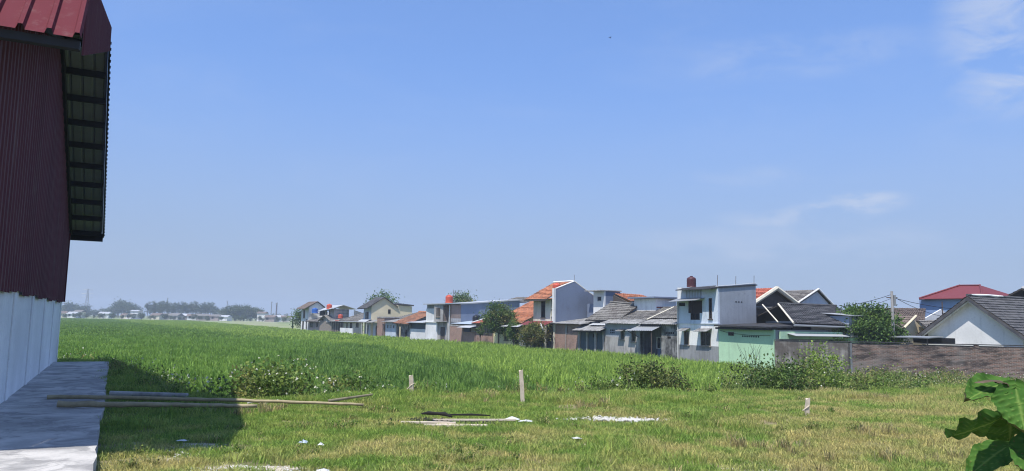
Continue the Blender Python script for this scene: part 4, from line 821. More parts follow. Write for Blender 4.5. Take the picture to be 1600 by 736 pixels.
M['leaf_tree'] = leafmat('tree_leaves', (.055, .115, .028), (.12, .20, .045), (.17, .23, .05), .3, 1.2)
M['leaf_shrub'] = leafmat('bright_shrub_leaves', (.17, .27, .05), (.26, .35, .08), None, .35, 1.5)
M['leaf_garden'] = leafmat('garden_tree_leaves', (.065, .13, .035), (.12, .18, .05), (.24, .18, .07), .3, .9)
M['leaf_yellow'] = leafmat('yellowing_leaves', (.10, .14, .035), (.20, .19, .06), (.26, .19, .07), .35, 1.6)
M['leaf_far'] = leafmat('distant_tree_leaves', (.045, .075, .03), (.075, .105, .04), (.10, .12, .05), .25, .05)
M['leaf_weed'] = leafmat('weed_leaves', (.10, .18, .035), (.19, .26, .06), (.27, .23, .09), .35, .8)
M['leaf_dark'] = leafmat('dark_shrub_leaves', (.06, .12, .028), (.12, .18, .04), (.17, .17, .06), .3, 1.2)
M['flower'] = plain('white_flower', (.66, .66, .52), .7, var=.2)
M['straw'] = leafmat('dry_straw', (.46, .39, .19), (.36, .30, .14), None, .2, 2.)
M['rice_light'] = leafmat('young_rice', (.165, .295, .05), (.215, .345, .065), (.13, .24, .04), .4, .35, .5)
M['rice_bright'] = leafmat('bright_rice', (.285, .42, .075), (.355, .485, .095), (.23, .36, .06), .4, .35, .5)
M['rice_dark'] = leafmat('dark_rice', (.15, .27, .055), (.19, .31, .064), (.115, .22, .045), .4, .5, .5)
# lot grass: green, olive and dry patches
t = NT('lot_grass'); P_ = t.pos(); sp = t.new('ShaderNodeSeparateXYZ', {0: P_})
n1 = t.noise(P_, .42, 5, .62, dist=.5); n2 = t.noise(P_, 1.7, 5, .65)
dry = t.math('ADD', t.math('ADD', t.math('MULTIPLY', n1, .7), t.math('MULTIPLY', n2, .4)), t.math('MULTIPLY', sp.outputs[0], .011))
dry = t.math('ADD', dry, t.math('MULTIPLY', t.math('SUBTRACT', 11., sp.outputs[1]), .012))
c = t.mix(t.ramp(n2, .4, .62), (.21, .33, .065), (.33, .41, .10)); c = t.mix(t.ramp(dry, .49, .68), c, (.50, .44, .18)); c = t.mix(t.ramp(dry, .70, .86), c, (.50, .38, .20))
a = t.new('ShaderNodeAttribute', attribute_name='tone').outputs['Fac']
c = t.mix(1., c, t.new('ShaderNodeCombineColor', {0: t.math('ADD', t.math('MULTIPLY', a, .9), .55), 1: t.math('ADD', t.math('MULTIPLY', a, .8), .6), 2: t.math('ADD', t.math('MULTIPLY', a, .6), .65)}).outputs[0], 'MULTIPLY')
p_ = t.new('ShaderNodeBsdfPrincipled', {'Base Color': c, 'Roughness': .6, 'Specular IOR Level': .2}); tr_ = t.new('ShaderNodeBsdfTranslucent', {'Color': c})
t.l.new(t.new('ShaderNodeMixShader', {0: .4, 1: p_.outputs[0], 2: tr_.outputs[0]}).outputs[0], t.out.inputs[0]); M['grass'] = t.m

def blade_arrays(g, base, length, width, lean, bend):
    """curved blades: base (n,3)"""
    n = len(base); az_ = g.uniform(0, 2*pi, n); d = np.stack([np.cos(az_), np.sin(az_), np.zeros(n)], 1); s = np.stack([-np.sin(az_), np.cos(az_), np.zeros(n)], 1)
    face = g.uniform(0, pi, n); s2 = unit(s*np.cos(face)[:, None]+d*np.sin(face)[:, None]*.6)
    L_ = length[:, None]; w = width[:, None]/2; le = lean[:, None]; be = bend[:, None]; Zv = np.array((0, 0, 1.))
    m1 = base+d*L_*le*.45+Zv*L_*.5; m2 = base+d*L_*(le*.85+be*.35)+Zv*L_*(.86-.12*be); tip = base+d*L_*(le+be)+Zv*L_*(1-.45*be)
    V = np.stack([base-s2*w, base+s2*w, m1-s2*w, m1+s2*w, m2-s2*w*.75, m2+s2*w*.75, tip], 1).reshape(-1, 3)
    k = np.arange(n)[:, None]*7
    F4 = np.concatenate([k+np.array([[0, 1, 3, 2]]), k+np.array([[2, 3, 5, 4]])]); F3 = k+np.array([[4, 5, 6]])
    return V, F4.tolist()+F3.tolist(), np.repeat(g.uniform(0, 1, n), 7)
def proto_obj(name, V, Fc, T, mats, mi=None):
    me = bpy.data.meshes.new(name); me.from_pydata(np.asarray(V).tolist(), [], Fc); me.update(); set_tone(me, T)
    for m in mats: me.materials.append(m)
    if mi is not None: me.polygons.foreach_set('material_index', np.asarray(mi, np.int32))
    return bpy.data.objects.new(name, me)
def scatter(name, label, cat, pts, rot, scl, idx, protos):
    pc = bpy.data.collections.new(name+'_sources')
    for i, p in enumerate(protos): p.name = f'{name}_source_{i:02d}'; pc.objects.link(p)
    me = bpy.data.meshes.new(name); me.from_pydata(np.asarray(pts).tolist(), [], [])
    for nm, ty, v in (('rot', 'FLOAT', np.asarray(rot, np.float32)), ('scl', 'FLOAT', np.asarray(scl, np.float32)), ('idx', 'INT', np.asarray(idx, np.int32))):
        me.attributes.new(nm, ty, 'POINT').data.foreach_set('value', v)
    o = bpy.data.objects.new(name, me); COL.objects.link(o); tag(o, label, cat, None, 'stuff')
    ng = bpy.data.node_groups.new(name, 'GeometryNodeTree'); ng.interface.new_socket('Geometry', in_out='INPUT', socket_type='NodeSocketGeometry'); ng.interface.new_socket('Geometry', in_out='OUTPUT', socket_type='NodeSocketGeometry')
    N, K = ng.nodes, ng.links; gi = N.new('NodeGroupInput'); go = N.new('NodeGroupOutput'); ci = N.new('GeometryNodeCollectionInfo'); ci.inputs['Collection'].default_value = pc; ci.inputs['Separate Children'].default_value = True; ci.inputs['Reset Children'].default_value = True
    ip = N.new('GeometryNodeInstanceOnPoints'); ip.inputs['Pick Instance'].default_value = True
    def na(nm, ty):
        q = N.new('GeometryNodeInputNamedAttribute'); q.data_type = ty; q.inputs['Name'].default_value = nm; return q.outputs['Attribute']
    cx = N.new('ShaderNodeCombineXYZ'); K.new(na('rot', 'FLOAT'), cx.inputs[2]); K.new(cx.outputs[0], ip.inputs['Rotation']); K.new(na('scl', 'FLOAT'), ip.inputs['Scale']); K.new(na('idx', 'INT'), ip.inputs['Instance Index'])
    K.new(gi.outputs[0], ip.inputs['Points']); K.new(ci.outputs[0], ip.inputs['Instance']); K.new(ip.outputs[0], go.inputs[0])
    md = o.modifiers.new('scatter', 'NODES'); md.node_group = ng; return o

# ------------------------------------------------------------------ rice
def in_view(x, y, m=1.12, pad=1.5): return np.abs(x) < .678*m*y+pad
ROW_X = lambda y: R0[0]-(y-R0[1])*tan(RA)
FAR_A, FAR_B = np.array((-47, 163.)), np.array((-131, 330.))
def rice_ok(x, y):
    d = edge_dist(x, y); u = (x-WO[0])*WD[0]+(y-WO[1])*WD[1]; v = (x-WO[0])*WNn[0]+(y-WO[1])*WNn[1]
    ok = (d > 1.9)&(x < ROW_X(y)-1.0)&~((u < 1.0)&(v < 1.8))
    rb = np.interp(y, [19, 26, 34, 46, 48], [2.5, 6.2, 9.8, 13.8, 15.2]); ok &= (y > 48)|(x < rb)
    return ok&(y < 331)&((y < 163)|(x < FAR_A[0]+(y-163)*(FAR_B[0]-FAR_A[0])/167-2))
def dark_plot(x, y):
    """the darker, later-planted plot near the lot"""
    xb = np.interp(y, [16, 26, 31, 40, 52, 66, 75], [3.5, 1.8, .6, -2.2, -6.2, -12.0, -15.]); xa = np.interp(y, [16, 24, 34, 50, 66, 75], [-5.8, -8.5, -11., -13.5, -15.5, -16.])
    w = .7*vnoise(x, y, 3., 11); return (x < xb+w)&(x > xa+w)&(y < 74)
def bright_plot(x, y):
    return x > np.interp(y, [16, 26, 31, 40, 52, 66, 100, 160, 335], [3.5, 1.8, .6, -2.2, -6.2, -12.0, -36., -72., -178.])+.7*vnoise(x, y, 3., 11)
def rice_patch(seed, sz, hills, per, lw, lh):
    g = np.random.default_rng(seed); k = int(round(sz/hills)); gxy = (np.arange(k)+.5)*hills-sz/2
    hx, hy = np.meshgrid(gxy, gxy); hx = hx.ravel()+g.normal(0, hills*.14, k*k); hy = hy.ravel()+g.normal(0, hills*.14, k*k)
    b = np.repeat(np.stack([hx, hy, np.zeros(k*k)], 1), per, 0)+g.normal(0, hills*.12, (k*k*per, 3))*np.array((1, 1, 0)); n = len(b)
    hv = np.repeat(g.uniform(.74, 1.16, k*k), per)
    V, Fc, T = blade_arrays(g, b, g.uniform(lh*.72, lh*1.08, n)*hv, g.uniform(lw*.7, lw*1.2, n), g.uniform(.05, .32, n), np.abs(g.normal(.1, .16, n)))
    T = .35*T+.65*np.repeat(np.repeat(g.uniform(0, 1, k*k), per), 7)
    return V, Fc, T
def grid_pts(x0, x1, y0, y1, st, g, jit=.15):
    X_, Y_ = np.meshgrid(np.arange(x0, x1, st), np.arange(y0, y1, st)); a = radians(-28)
    x = X_.ravel()+g.uniform(-jit, jit, X_.size)*st; y = Y_.ravel()+g.uniform(-jit, jit, X_.size)*st; return x, y
g = np.random.default_rng(21)
protos_l = [proto_obj('r', *rice_patch(100+i, 1.0, .25, 9, .036, .80), [M['rice_light']]) for i in range(5)]
protos_b = [proto_obj('r', *rice_patch(150+i, 1.0, .25, 9, .036, .80), [M['rice_bright']]) for i in range(5)]
far_b = [proto_obj('r', *rice_patch(350+i, 4.0, .45, 8, .085, .80), [M['rice_bright']]) for i in range(4)]
protos_d = [proto_obj('r', *rice_patch(200+i, 1.0, .25, 10, .036, .84), [M['rice_dark']]) for i in range(5)]
far_l = [proto_obj('r', *rice_patch(300+i, 4.0, .45, 8, .085, .80), [M['rice_light']]) for i in range(4)]
x, y = grid_pts(-60, 16, 14, 82, .9, g); k = rice_ok(x, y)&in_view(x, y, 1.1, 2); x, y = x[k], y[k]
dk = dark_plot(x, y); zb = np.minimum(lot_z(x, y), PADDY+.75)*(edge_dist(x, y) < 4)+PADDY*(edge_dist(x, y) >= 4); zb = np.maximum(zb, PADDY)
bk = bright_plot(x, y)&~dk
for nm, lb, sel, pr in (('rice_plot', 'mid-green rice beyond the warehouse filling the left of the paddy', ~dk&~bk, protos_l), ('bright_rice_plot', 'bright yellow-green young rice reaching the house row', bk, protos_b), ('dark_rice_plot', 'darker blue-green rice plot in the near middle of the paddy', dk, protos_d)):
    xs_, ys_, zs_ = x[sel], y[sel], zb[sel]; n = len(xs_); hgt = 1+.12*vnoise(xs_, ys_, 2.5, 17)+g.uniform(-.1, .1, n)
    scatter(nm, lb, 'rice', np.stack([xs_, ys_, zs_], 1), g.uniform(0, 6.28, n), hgt, g.integers(0, 5, n), pr)
x, y = grid_pts(-215, 0, 82, 332, 3.7, g); k = rice_ok(x, y)&(x > -.678*1.1*y-6)&(x < ROW_X(y)-2.6); x, y = x[k], y[k]; n = len(x)
bk = bright_plot(x, y)
for nm, lb, sel, pr in (('far_rice_plot', 'distant level mid-green rice stretching to the pale dry strip', ~bk, far_l), ('far_bright_rice_plot', 'distant bright rice along the far half of the house row', bk, far_b)):
    n = int(sel.sum()); scatter(nm, lb, 'rice', np.stack([x[sel], y[sel], np.full(n, PADDY)], 1), g.uniform(0, 6.28, n), 1+.06*vnoise(x[sel], y[sel], 9, 4), g.integers(0, 4, n), pr)

# ------------------------------------------------------------------ lot grass
BARE = [(-2.75, 8.32, .62, .2), (-3.15, 8.05, .45, .16), (-4.05, 8.85, .35, .16), (-3.85, 9.65, .5, .22), (-4.6, 9.9, .3, .15), (-1.85, 8.1, .25, .12), (-.85, 12.35, .7, .14), (1.85, 13.3, .75, .2), (-4.4, 14.1, .5, .14), (2.9, 9.2, .3, .12), (.9, 10.6, .35, .1), (4.4, 8.7, .35, .12)]
def bare(x, y):
    r = np.zeros(np.shape(x), bool)
    for cx_, cy_, rx, ry in BARE: r |= ((x-cx_)/rx)**2+((y-cy_)/ry)**2 < 1+.3*vnoise(x, y, .3, 8)
    return r
def grass_patch(seed, n, h0, h1, w, sz=.5, bd=.35):
    g = np.random.default_rng(seed); b = np.concatenate([g.uniform(-sz/2*1.15, sz/2*1.15, (n, 2)), np.zeros((n, 1))], 1)
    return blade_arrays(g, b, g.uniform(h0, h1, n), g.uniform(w*.6, w*1.3, n), g.uniform(.1, .7, n), np.abs(g.normal(.2, bd, n)))
gp = [proto_obj('g', *grass_patch(400+i, 480, .03, .085, .007), [M['grass']]) for i in range(4)]+[proto_obj('g', *grass_patch(410+i, 320, .06, .17, .0075), [M['grass']]) for i in range(3)]+[proto_obj('g', *grass_patch(420+i, 150, .02, .05, .009, bd=.6), [M['grass']]) for i in range(2)]
x, y = grid_pts(-22, 24, 5.6, 27, .36, g, .5); d = edge_dist(x, y)
u = (x-WO[0])*WD[0]+(y-WO[1])*WD[1]; v = (x-WO[0])*WNn[0]+(y-WO[1])*WNn[1]
k = (d < 2.2)&in_view(x, y, 1.12, 1.2)&~((v < 1.60+.12*vnoise(u, v, .8, 9))&(u < -1.15))&~bare(x, y); x, y = x[k], y[k]; n = len(x)
thin = vnoise(x, y, .9, 31)+.4*g.normal(size=n); tall = vnoise(x, y, 1.6, 37)+.35*g.normal(size=n)+np.clip((edge_dist(x, y)+3)/3, 0, 1)*.9
ix = np.where(tall > .85, 4+g.integers(0, 3, n), np.where(thin < -.75, 7+g.integers(0, 2, n), g.integers(0, 4, n)))
scatter('lot_grass', 'short patchy green and straw-coloured grass on the raised lot', 'grass', np.stack([x, y, lot_z(x, y)-.005], 1), g.uniform(0, 6.28, n), g.uniform(.8, 1.25, n), ix, gp)

# ------------------------------------------------------------------ weeds on the bank and before the boundary wall
def weed_proto(seed, h, r, nst, lf, leafmat_, flowers=0, dryst=0):
    g = np.random.default_rng(seed); P = []
    for _ in range(nst):
        a = g.uniform(0, 6.28); tip = np.array((cos(a)*r*g.uniform(.2, 1), sin(a)*r*g.uniform(.2, 1), h*g.uniform(.55, 1.05))); kk = np.linspace(.12, 1, 11)
        P.append(tip*kk[:, None]*np.stack([kk**.6, kk**.6, np.ones(11)], 1)+g.normal(0, r*.13, (11, 3)))
    P = np.concatenate(P); P[:, 2] = np.abs(P[:, 2]); V, Q, T = leaf_arrays(P, lf, g, .55, .6); Fc = Q.tolist(); mi = [0]*len(Fc)
    nb = 26; b = np.concatenate([g.normal(0, r*.5, (nb, 2)), np.zeros((nb, 1))], 1); V2, F2, T2 = blade_arrays(g, b, g.uniform(h*.5, h*1.1, nb), np.full(nb, .012), g.uniform(.1, .4, nb), np.abs(g.normal(.1, .2, nb)))
    kk = len(V); V = np.concatenate([V, V2]); T = np.concatenate([T, T2]); Fc += [[i+kk for i in f] for f in F2]; mi += [2 if g.uniform() < dryst else 0 for _ in F2]
    if flowers:
        PF = np.stack([g.normal(0, r*.7, flowers), g.normal(0, r*.7, flowers), h*g.uniform(.85, 1.25, flowers)], 1); V3, Q3, T3 = leaf_arrays(np.repeat(PF, 3, 0)+g.normal(0, .006, (3*flowers, 3)), .04, g, .95, .5)
        kk = len(V); V = np.concatenate([V, V3]); T = np.concatenate([T, T3]); Fc += (Q3+kk).tolist(); mi += [1]*len(Q3)
    return proto_obj('w', V, Fc, T, [leafmat_, M['flower'], M['straw']], mi)
wp = [weed_proto(500+i, .55, .32, 9, .075, M['leaf_weed'], 0, .3) for i in range(3)]+[weed_proto(510+i, .62, .34, 9, .07, M['leaf_weed'], 3, .2) for i in range(2)]+[weed_proto(520+i, .4, .25, 5, .05, M['leaf_weed'], 0, .8) for i in range(2)]
x, y = grid_pts(-16, 26, 12, 31, .42, g, .5); d = edge_dist(x, y); n1_ = vnoise(x, y, 1.5, 41)+.3*g.normal(size=len(x))
right_ = np.clip((x-4)/4, 0, 1); k = (d > -.35+.5*n1_)&(d < 3.0+right_*1.5+.6*n1_)&in_view(x, y, 1.1, 1)&(g.uniform(size=len(x)) < .8)&~((x > -6.5)&(x < 3)&(d < 1.0)&(n1_ < -.15)); x, y, n1_ = x[k], y[k], n1_[k]; n = len(x)
ix = np.where(n1_ > .6, 3+g.integers(0, 2, n), np.where(n1_ < -.3, 5+g.integers(0, 2, n), g.integers(0, 3, n)))
sc = np.clip(.75+.3*n1_, .45, 1.3)*np.where(edge_dist(x, y) > .8, 1.25, .8)
scatter('bank_weeds', 'tangled flowering weeds along the bank between lot and paddy', 'weeds', np.stack([x, y, np.maximum(lot_z(x, y), PADDY)-.02], 1), g.uniform(0, 6.28, n), sc, ix, wp)
wp2 = [weed_proto(540+i, .75, .5, 9, .11, M['leaf_weed'], 1, .5) for i in range(3)]+[weed_proto(550+i, .5, .45, 7, .09, M['straw'] if i == 1 else M['leaf_weed'], 0, .7) for i in range(2)]
x, y = grid_pts(4, 40, 22, 48, .62, g, .5); rb = np.interp(y, [19, 26, 34, 46, 48], [2.5, 6.2, 9.8, 13.8, 15.2]); wy = BW0[1]+(x-BW0[0])*bwd[1]/bwd[0]
k = (edge_dist(x, y) > 3.0)&(x > rb-.4)&(y < np.where(x > 16.2, wy-.35, 47.5))&in_view(x, y, 1.12, 2); x, y = x[k], y[k]; n = len(x)
scatter('yard_weeds', 'rough yellow-green weeds growing up to the old brick boundary wall', 'weeds', np.stack([x, y, np.full(n, PADDY-.02)], 1), g.uniform(0, 6.28, n), np.clip(.85+.35*vnoise(x, y, 2.5, 43), .4, 1.4), np.where(vnoise(x, y, 2., 45)+.3*g.normal(size=n) > .2, 3+g.integers(0, 2, n), g.integers(0, 3, n)), wp2)

# rough low weeds and dry stalks spread over the lot
wl_ = [weed_proto(560+i, .16, .13, 6, .035, M['leaf_weed'], 0, .4) for i in range(3)]+[weed_proto(570+i, .22, .10, 3, .02, M['straw'], 0, 1.) for i in range(2)]
x = g.uniform(-9, 15, 4200); y = g.uniform(6.3, 20, 4200); d = edge_dist(x, y); u = (x-WO[0])*WD[0]+(y-WO[1])*WD[1]; v = (x-WO[0])*WNn[0]+(y-WO[1])*WNn[1]; nn_ = vnoise(x, y, 1.1, 51)+.5*vnoise(x, y, .4, 53)
k = (d < .3)&in_view(x, y, 1.1, .5)&(v > 1.62)&~bare(x, y)&(nn_ > .42); x, y, nn_ = x[k], y[k], nn_[k]; n = len(x)
scatter('lot_weeds', 'low broad-leaved weeds and dry stalks in patches of the lot grass', 'weeds', np.stack([x, y, lot_z(x, y)-.005], 1), g.uniform(0, 6.28, n), g.uniform(.4, .9, n), np.where(vnoise(x, y, 2.2, 57)+.02*x > .25, 3+g.integers(0, 2, n), g.integers(0, 3, n)), wl_)

# ------------------------------------------------------------------ bushes and trees
def bush(label, loc, r, k, n, leaf, mat, seed, flowers=0, cat='bush', name='bush'):
    g = np.random.default_rng(seed); o = empty(name, loc, 0, label, cat)
    C, P = clumps(g, (0, 0, r[2]*.85), r, k, n, .2, .8, .35); P = P[P[:, 2] > .02]; leaf_obj('foliage', P, leaf, mat, o, seed, aspect=.55, up=.4)
    m = MB()
    for c in C[::3]: m.tube([(c[0]*.15, c[1]*.15, -.2), (c[0]*.6, c[1]*.6, c[2]*.5), tuple(c)], [.015, .011, .005], 5)
    m.build('stem', M['bark'], o)
    if flowers:
        d = unit(g.normal(size=(flowers, 3))*np.array((1, 1, .6))+np.array((0, -.35, .55))); PF = np.array((0, 0, r[2]*.85))+d*np.array(r)*g.uniform(1.0, 1.2, (flowers, 1)); fl_ = leaf_obj('flowers', np.repeat(PF, 4, 0)+g.normal(0, .008, (flowers*4, 3)), .036, M['flower'], o, seed+1, aspect=.9, up=.5); fl_['kind'] = 'stuff'
    return o
bush('white-flowered weed bush at the edge of the warehouse shadow', (-4.75, 15.7, -.45), (1.15, .8, .62), 60, 75, .085, M['leaf_weed'], 61, 55)
bush('low white-flowered weed bush beside the short wooden stake', (-3.3, 16.6, -.45), (.9, .7, .42), 40, 60, .07, M['leaf_weed'], 62, 25)
bush('dark tangled green bush on the bank beside the mouldy grey house view', (3.55, 19.3, -.6), (1.05, .8, .68), 60, 80, .08, M['leaf_dark'], 63)
bush('pale-flowered low bush left of the dark tangled bush', (2.2, 19.6, -.75), (.7, .6, .5), 30, 60, .07, M['leaf_weed'], 64, 24)
bush('broad leafy bush below the mint green house corner', (7.6, 21.6, -.75), (1.5, .9, .75), 70, 80, .09, M['leaf_dark'], 65, 14)
bush('upright yellow-green bush before the stained plaster wall bay', (9.35, 23.0, -.75), (.75, .7, 1.0), 50, 70, .08, M['leaf_shrub'], 66)
bush('spreading mixed bush along the foot of the brick boundary wall', (11.4, 23.6, -.85), (1.9, .9, .62), 70, 70, .08, M['leaf_weed'], 67, 8)
tw = empty('dead_shrub', Rw(.9, -.5, PADDY), 0, 'leafless black twiggy shrub against the mint green wall', 'shrub'); m = MB(); gg = random.Random(5)
for i in range(16):
    a = gg.uniform(0, 6.28); p = Vector((gg.uniform(-.3, .3), gg.uniform(-.1, .1), 0)); pts = [p]
    for j in range(5): p = p+Vector((cos(a)*.14+gg.uniform(-.15, .15), sin(a)*.05, .36+gg.uniform(-.1, .08))); pts.append(p)
    m.tube(pts, [.018, .015, .012, .01, .008, .006], 4)
m.build('twigs', M['char'], tw)

def tree(name, label, loc, hgt, r, trunk, k, n, leaf, mat, seed, cat='tree', group=None, base=.45, spread=.3, zc=None, limbs=9, lean=(0, 0), parent_col=True):
    g = np.random.default_rng(seed); o = empty(name, loc, 0, label, cat, group); zc = zc if zc is not None else hgt-r[2]
    C, P = clumps(g, (lean[0], lean[1], zc), r, k, n, spread, .75, .5); P = P[P[:, 2] > hgt*.06]; leaf_obj('crown', P, leaf, mat, o, seed, aspect=.5, up=.45)
    m = MB(); m.tube([(0, 0, -.2), (lean[0]*.2, lean[1]*.2, hgt*base*.5), (lean[0]*.5, lean[1]*.5, hgt*base), (lean[0]*.9, lean[1]*.9, zc+r[2]*.3)], [trunk*1.25, trunk, trunk*.8, trunk*.3], 8)
    for c in C[:limbs]: m.tube([(lean[0]*.5, lean[1]*.5, hgt*base*.9), tuple(.5*(np.array((lean[0]*.5, lean[1]*.5, hgt*base))+c)+np.array((0, 0, .1*r[2]))), tuple(c)], [trunk*.45, trunk*.3, trunk*.1], 5)
    m.build('trunk', M['bark'], o, True); return o
tree('leafy_tree', 'big round dark green tree behind the old brick wall', Rw(-.6, 8.8, PADDY), 4.5, (2.2, 2.2, 1.75), .16, 190, 130, .2, M['leaf_tree'], 71, spread=.15)
tree('light_green_shrub_tree', 'small light green leafy tree at the left foot of the big round tree', Rw(.2, 6.0, PADDY), 3.25, (.95, .9, .9), .06, 55, 110, .14, M['leaf_shrub'], 72, spread=.22)
tree('garden_tree', 'tallest of the slim garden trees before the yellow house', (-1.2, 78.2, PADDY), 4.75, (1.75, 1.6, 1.45), .09, 75, 110, .19, M['leaf_garden'], 73, base=.4, spread=.22)
tree('garden_tree', 'thin dark young tree between the two wider garden trees', (.35, 75.2, PADDY), 3.1, (.75, .7, 1.1), .05, 36, 100, .16, M['leaf_tree'], 74, base=.3, spread=.24)
tree('garden_tree', 'low spreading garden tree with yellowing leaves under the red awning', (2.25, 70.2, PADDY), 3.05, (1.45, 1.2, 1.15), .07, 60, 110, .16, M['leaf_yellow'], 75, base=.3, spread=.22)
tree('garden_tree', 'slender sapling with white-painted stem by the yellow house door', (-3.2, 81.5, PADDY), 2.5, (.45, .4, .5), .04, 14, 50, .13, M['leaf_garden'], 76, base=.5, spread=.25)
tree('backyard_tree', 'dark tree crown rising behind the cream gable house', Rw(96, 8, PADDY), 7.3, (2.5, 2.4, 1.6), .2, 40, 60, .34, M['leaf_tree'], 77)
tree('backyard_tree', 'airy green tree crown showing above the long blue wall', Rw(84, 18, PADDY), 7.5, (2.3, 2.2, 1.5), .18, 40, 60, .32, M['leaf_garden'], 78, spread=.26)
tree('end_tree', 'dark bushy tree at the far end of the house row', Rw(126.5, 1, PADDY), 5.0, (2.1, 2.0, 2.2), .15, 45, 70, .3, M['leaf_tree'], 79, base=.2)
bn = empty('banana_plant', Rw(125.5, -1.2, PADDY), 0, 'spiky banana plant leaning left of the far white house', 'banana plant'); m = MB(); m.tube([(0, 0, 0), (0, 0, 3.0)], [.2, .12], 7); m.build('stem', M['leaf_shrub'], bn)
for i in range(8):
    a = i*.8+.3; m = MB(); L_ = 1.9; pts = [(0, 0, 2.9)]+[(cos(a)*L_*q, sin(a)*L_*q, 2.9+1.5*q-1.6*q*q) for q in (.35, .7, 1.)]; sx, sy = -sin(a)*.22, cos(a)*.22; vs = []
    for j, p in enumerate(pts): f_ = (.15, 1, .9, .1)[j]; vs += [(p[0]-sx*f_, p[1]-sy*f_, p[2]), (p[0], p[1], p[2]+.05), (p[0]+sx*f_, p[1]+sy*f_, p[2])]
    m.add(vs, [(3*j, 3*j+1, 3*j+4, 3*j+3) for j in range(3)]+[(3*j+1, 3*j+2, 3*j+5, 3*j+4) for j in range(3)]); o = m.build('leaf', M['leaf_tree'], bn); set_tone(o.data, [.4]*len(vs))

# distant tree belt: prototypes copied one by one
def copy_tree(root, loc, sc, rz, label, group):
    c = root.copy(); COL.objects.link(c); c.location = loc; c.scale = sc; c.rotation_euler = (0, 0, rz); c['label'] = label; c['group'] = group
    for ch in root.children: q = ch.copy(); COL.objects.link(q); q.parent = c
    return c
def far_proto(seed, hgt, r, k, n, leaf, label, group, loc, name): return tree(name, label, loc, hgt, r, .22, k, n, leaf, M['leaf_far'], seed, 'tree', group, .5, .3, None, 6)
def pxX(px, Yd): return (px-800)/1180*Yd
def base_z(): return PADDY
L1, G1 = 'one of the tall slender trees standing close in the hazy distant row', 'tall slender distant trees'
L2, G2 = 'one of the broad rounded trees in the distant green hump', 'broad trees of the distant hump'
L3, G3 = 'one of the pale hazy trees in the distant belt behind the village', 'pale hazy trees of the distant belt'
sl = [far_proto(900+i, 13.0, (1.5, 1.5, 4.4), 22, 26, .8, L1, G1, (pxX(236+i*9, 560), 560, PADDY), 'slender_tree') for i in range(3)]
for i in range(34):
    px = 233+i*3.35+random.uniform(-.8, .8)
    if 222 < px < 239 and i < 2: continue
    f = .66+.3*min(1, (px-228)/30)*min(1, (352-px)/18)+random.uniform(-.12, .1); Yd = random.uniform(545, 590)
    copy_tree(sl[i % 3], (pxX(px, Yd), Yd, PADDY), (f*.95, f*.95, f), random.uniform(0, 6.28), L1, G1)
br_ = [far_proto(910+i, 9.0, (4.2, 4.0, 3.6), 30, 30, .9, L2, G2, (pxX(372+i*14, 500), 500, PADDY), 'broad_tree') for i in range(2)]
for i in range(13):
    px = 350+i*5.0+random.uniform(-1.5, 1.5); f = .72+.34*max(0, 1-((px-382)/34)**2)+random.uniform(-.06, .06); Yd = random.uniform(485, 520); copy_tree(br_[i % 2], (pxX(px, Yd), Yd, PADDY), (f, f, f), random.uniform(0, 6.28), L2, G2)
bl = [far_proto(920+i, 9.5, (4.5, 4.2, 3.4), 24, 26, 1.0, L3, G3, (pxX(110+i*30, 640), 640, PADDY), 'belt_tree') for i in range(2)]
for i in range(44):
    px = (88+i*3.6 if i < 38 else 405+(i-38)*9)+random.uniform(-1.5, 1.5); f = (.85+.28*sin(px*.07)+random.uniform(-.15, .15))*(1.2 if 180 < px < 212 else .95)*(1 if px < 400 else .75); Yd = random.uniform(610, 690); copy_tree(bl[i % 2], (pxX(px, Yd), Yd, PADDY), (f, f, f*random.uniform(.85, 1.15)), random.uniform(0, 6.28), L3, G3)
for i in range(40):
    px = 96+i*9.1+random.uniform(-5, 5); Yd = random.uniform(425, 465); f = random.uniform(.22, .42); copy_tree(br_[i % 2], (pxX(px, Yd), Yd, PADDY), (f*1.2, f, f), random.uniform(0, 6.28), 'one of the low round bushes along the far edge of the dry strip', 'low bushes at the far field edge')
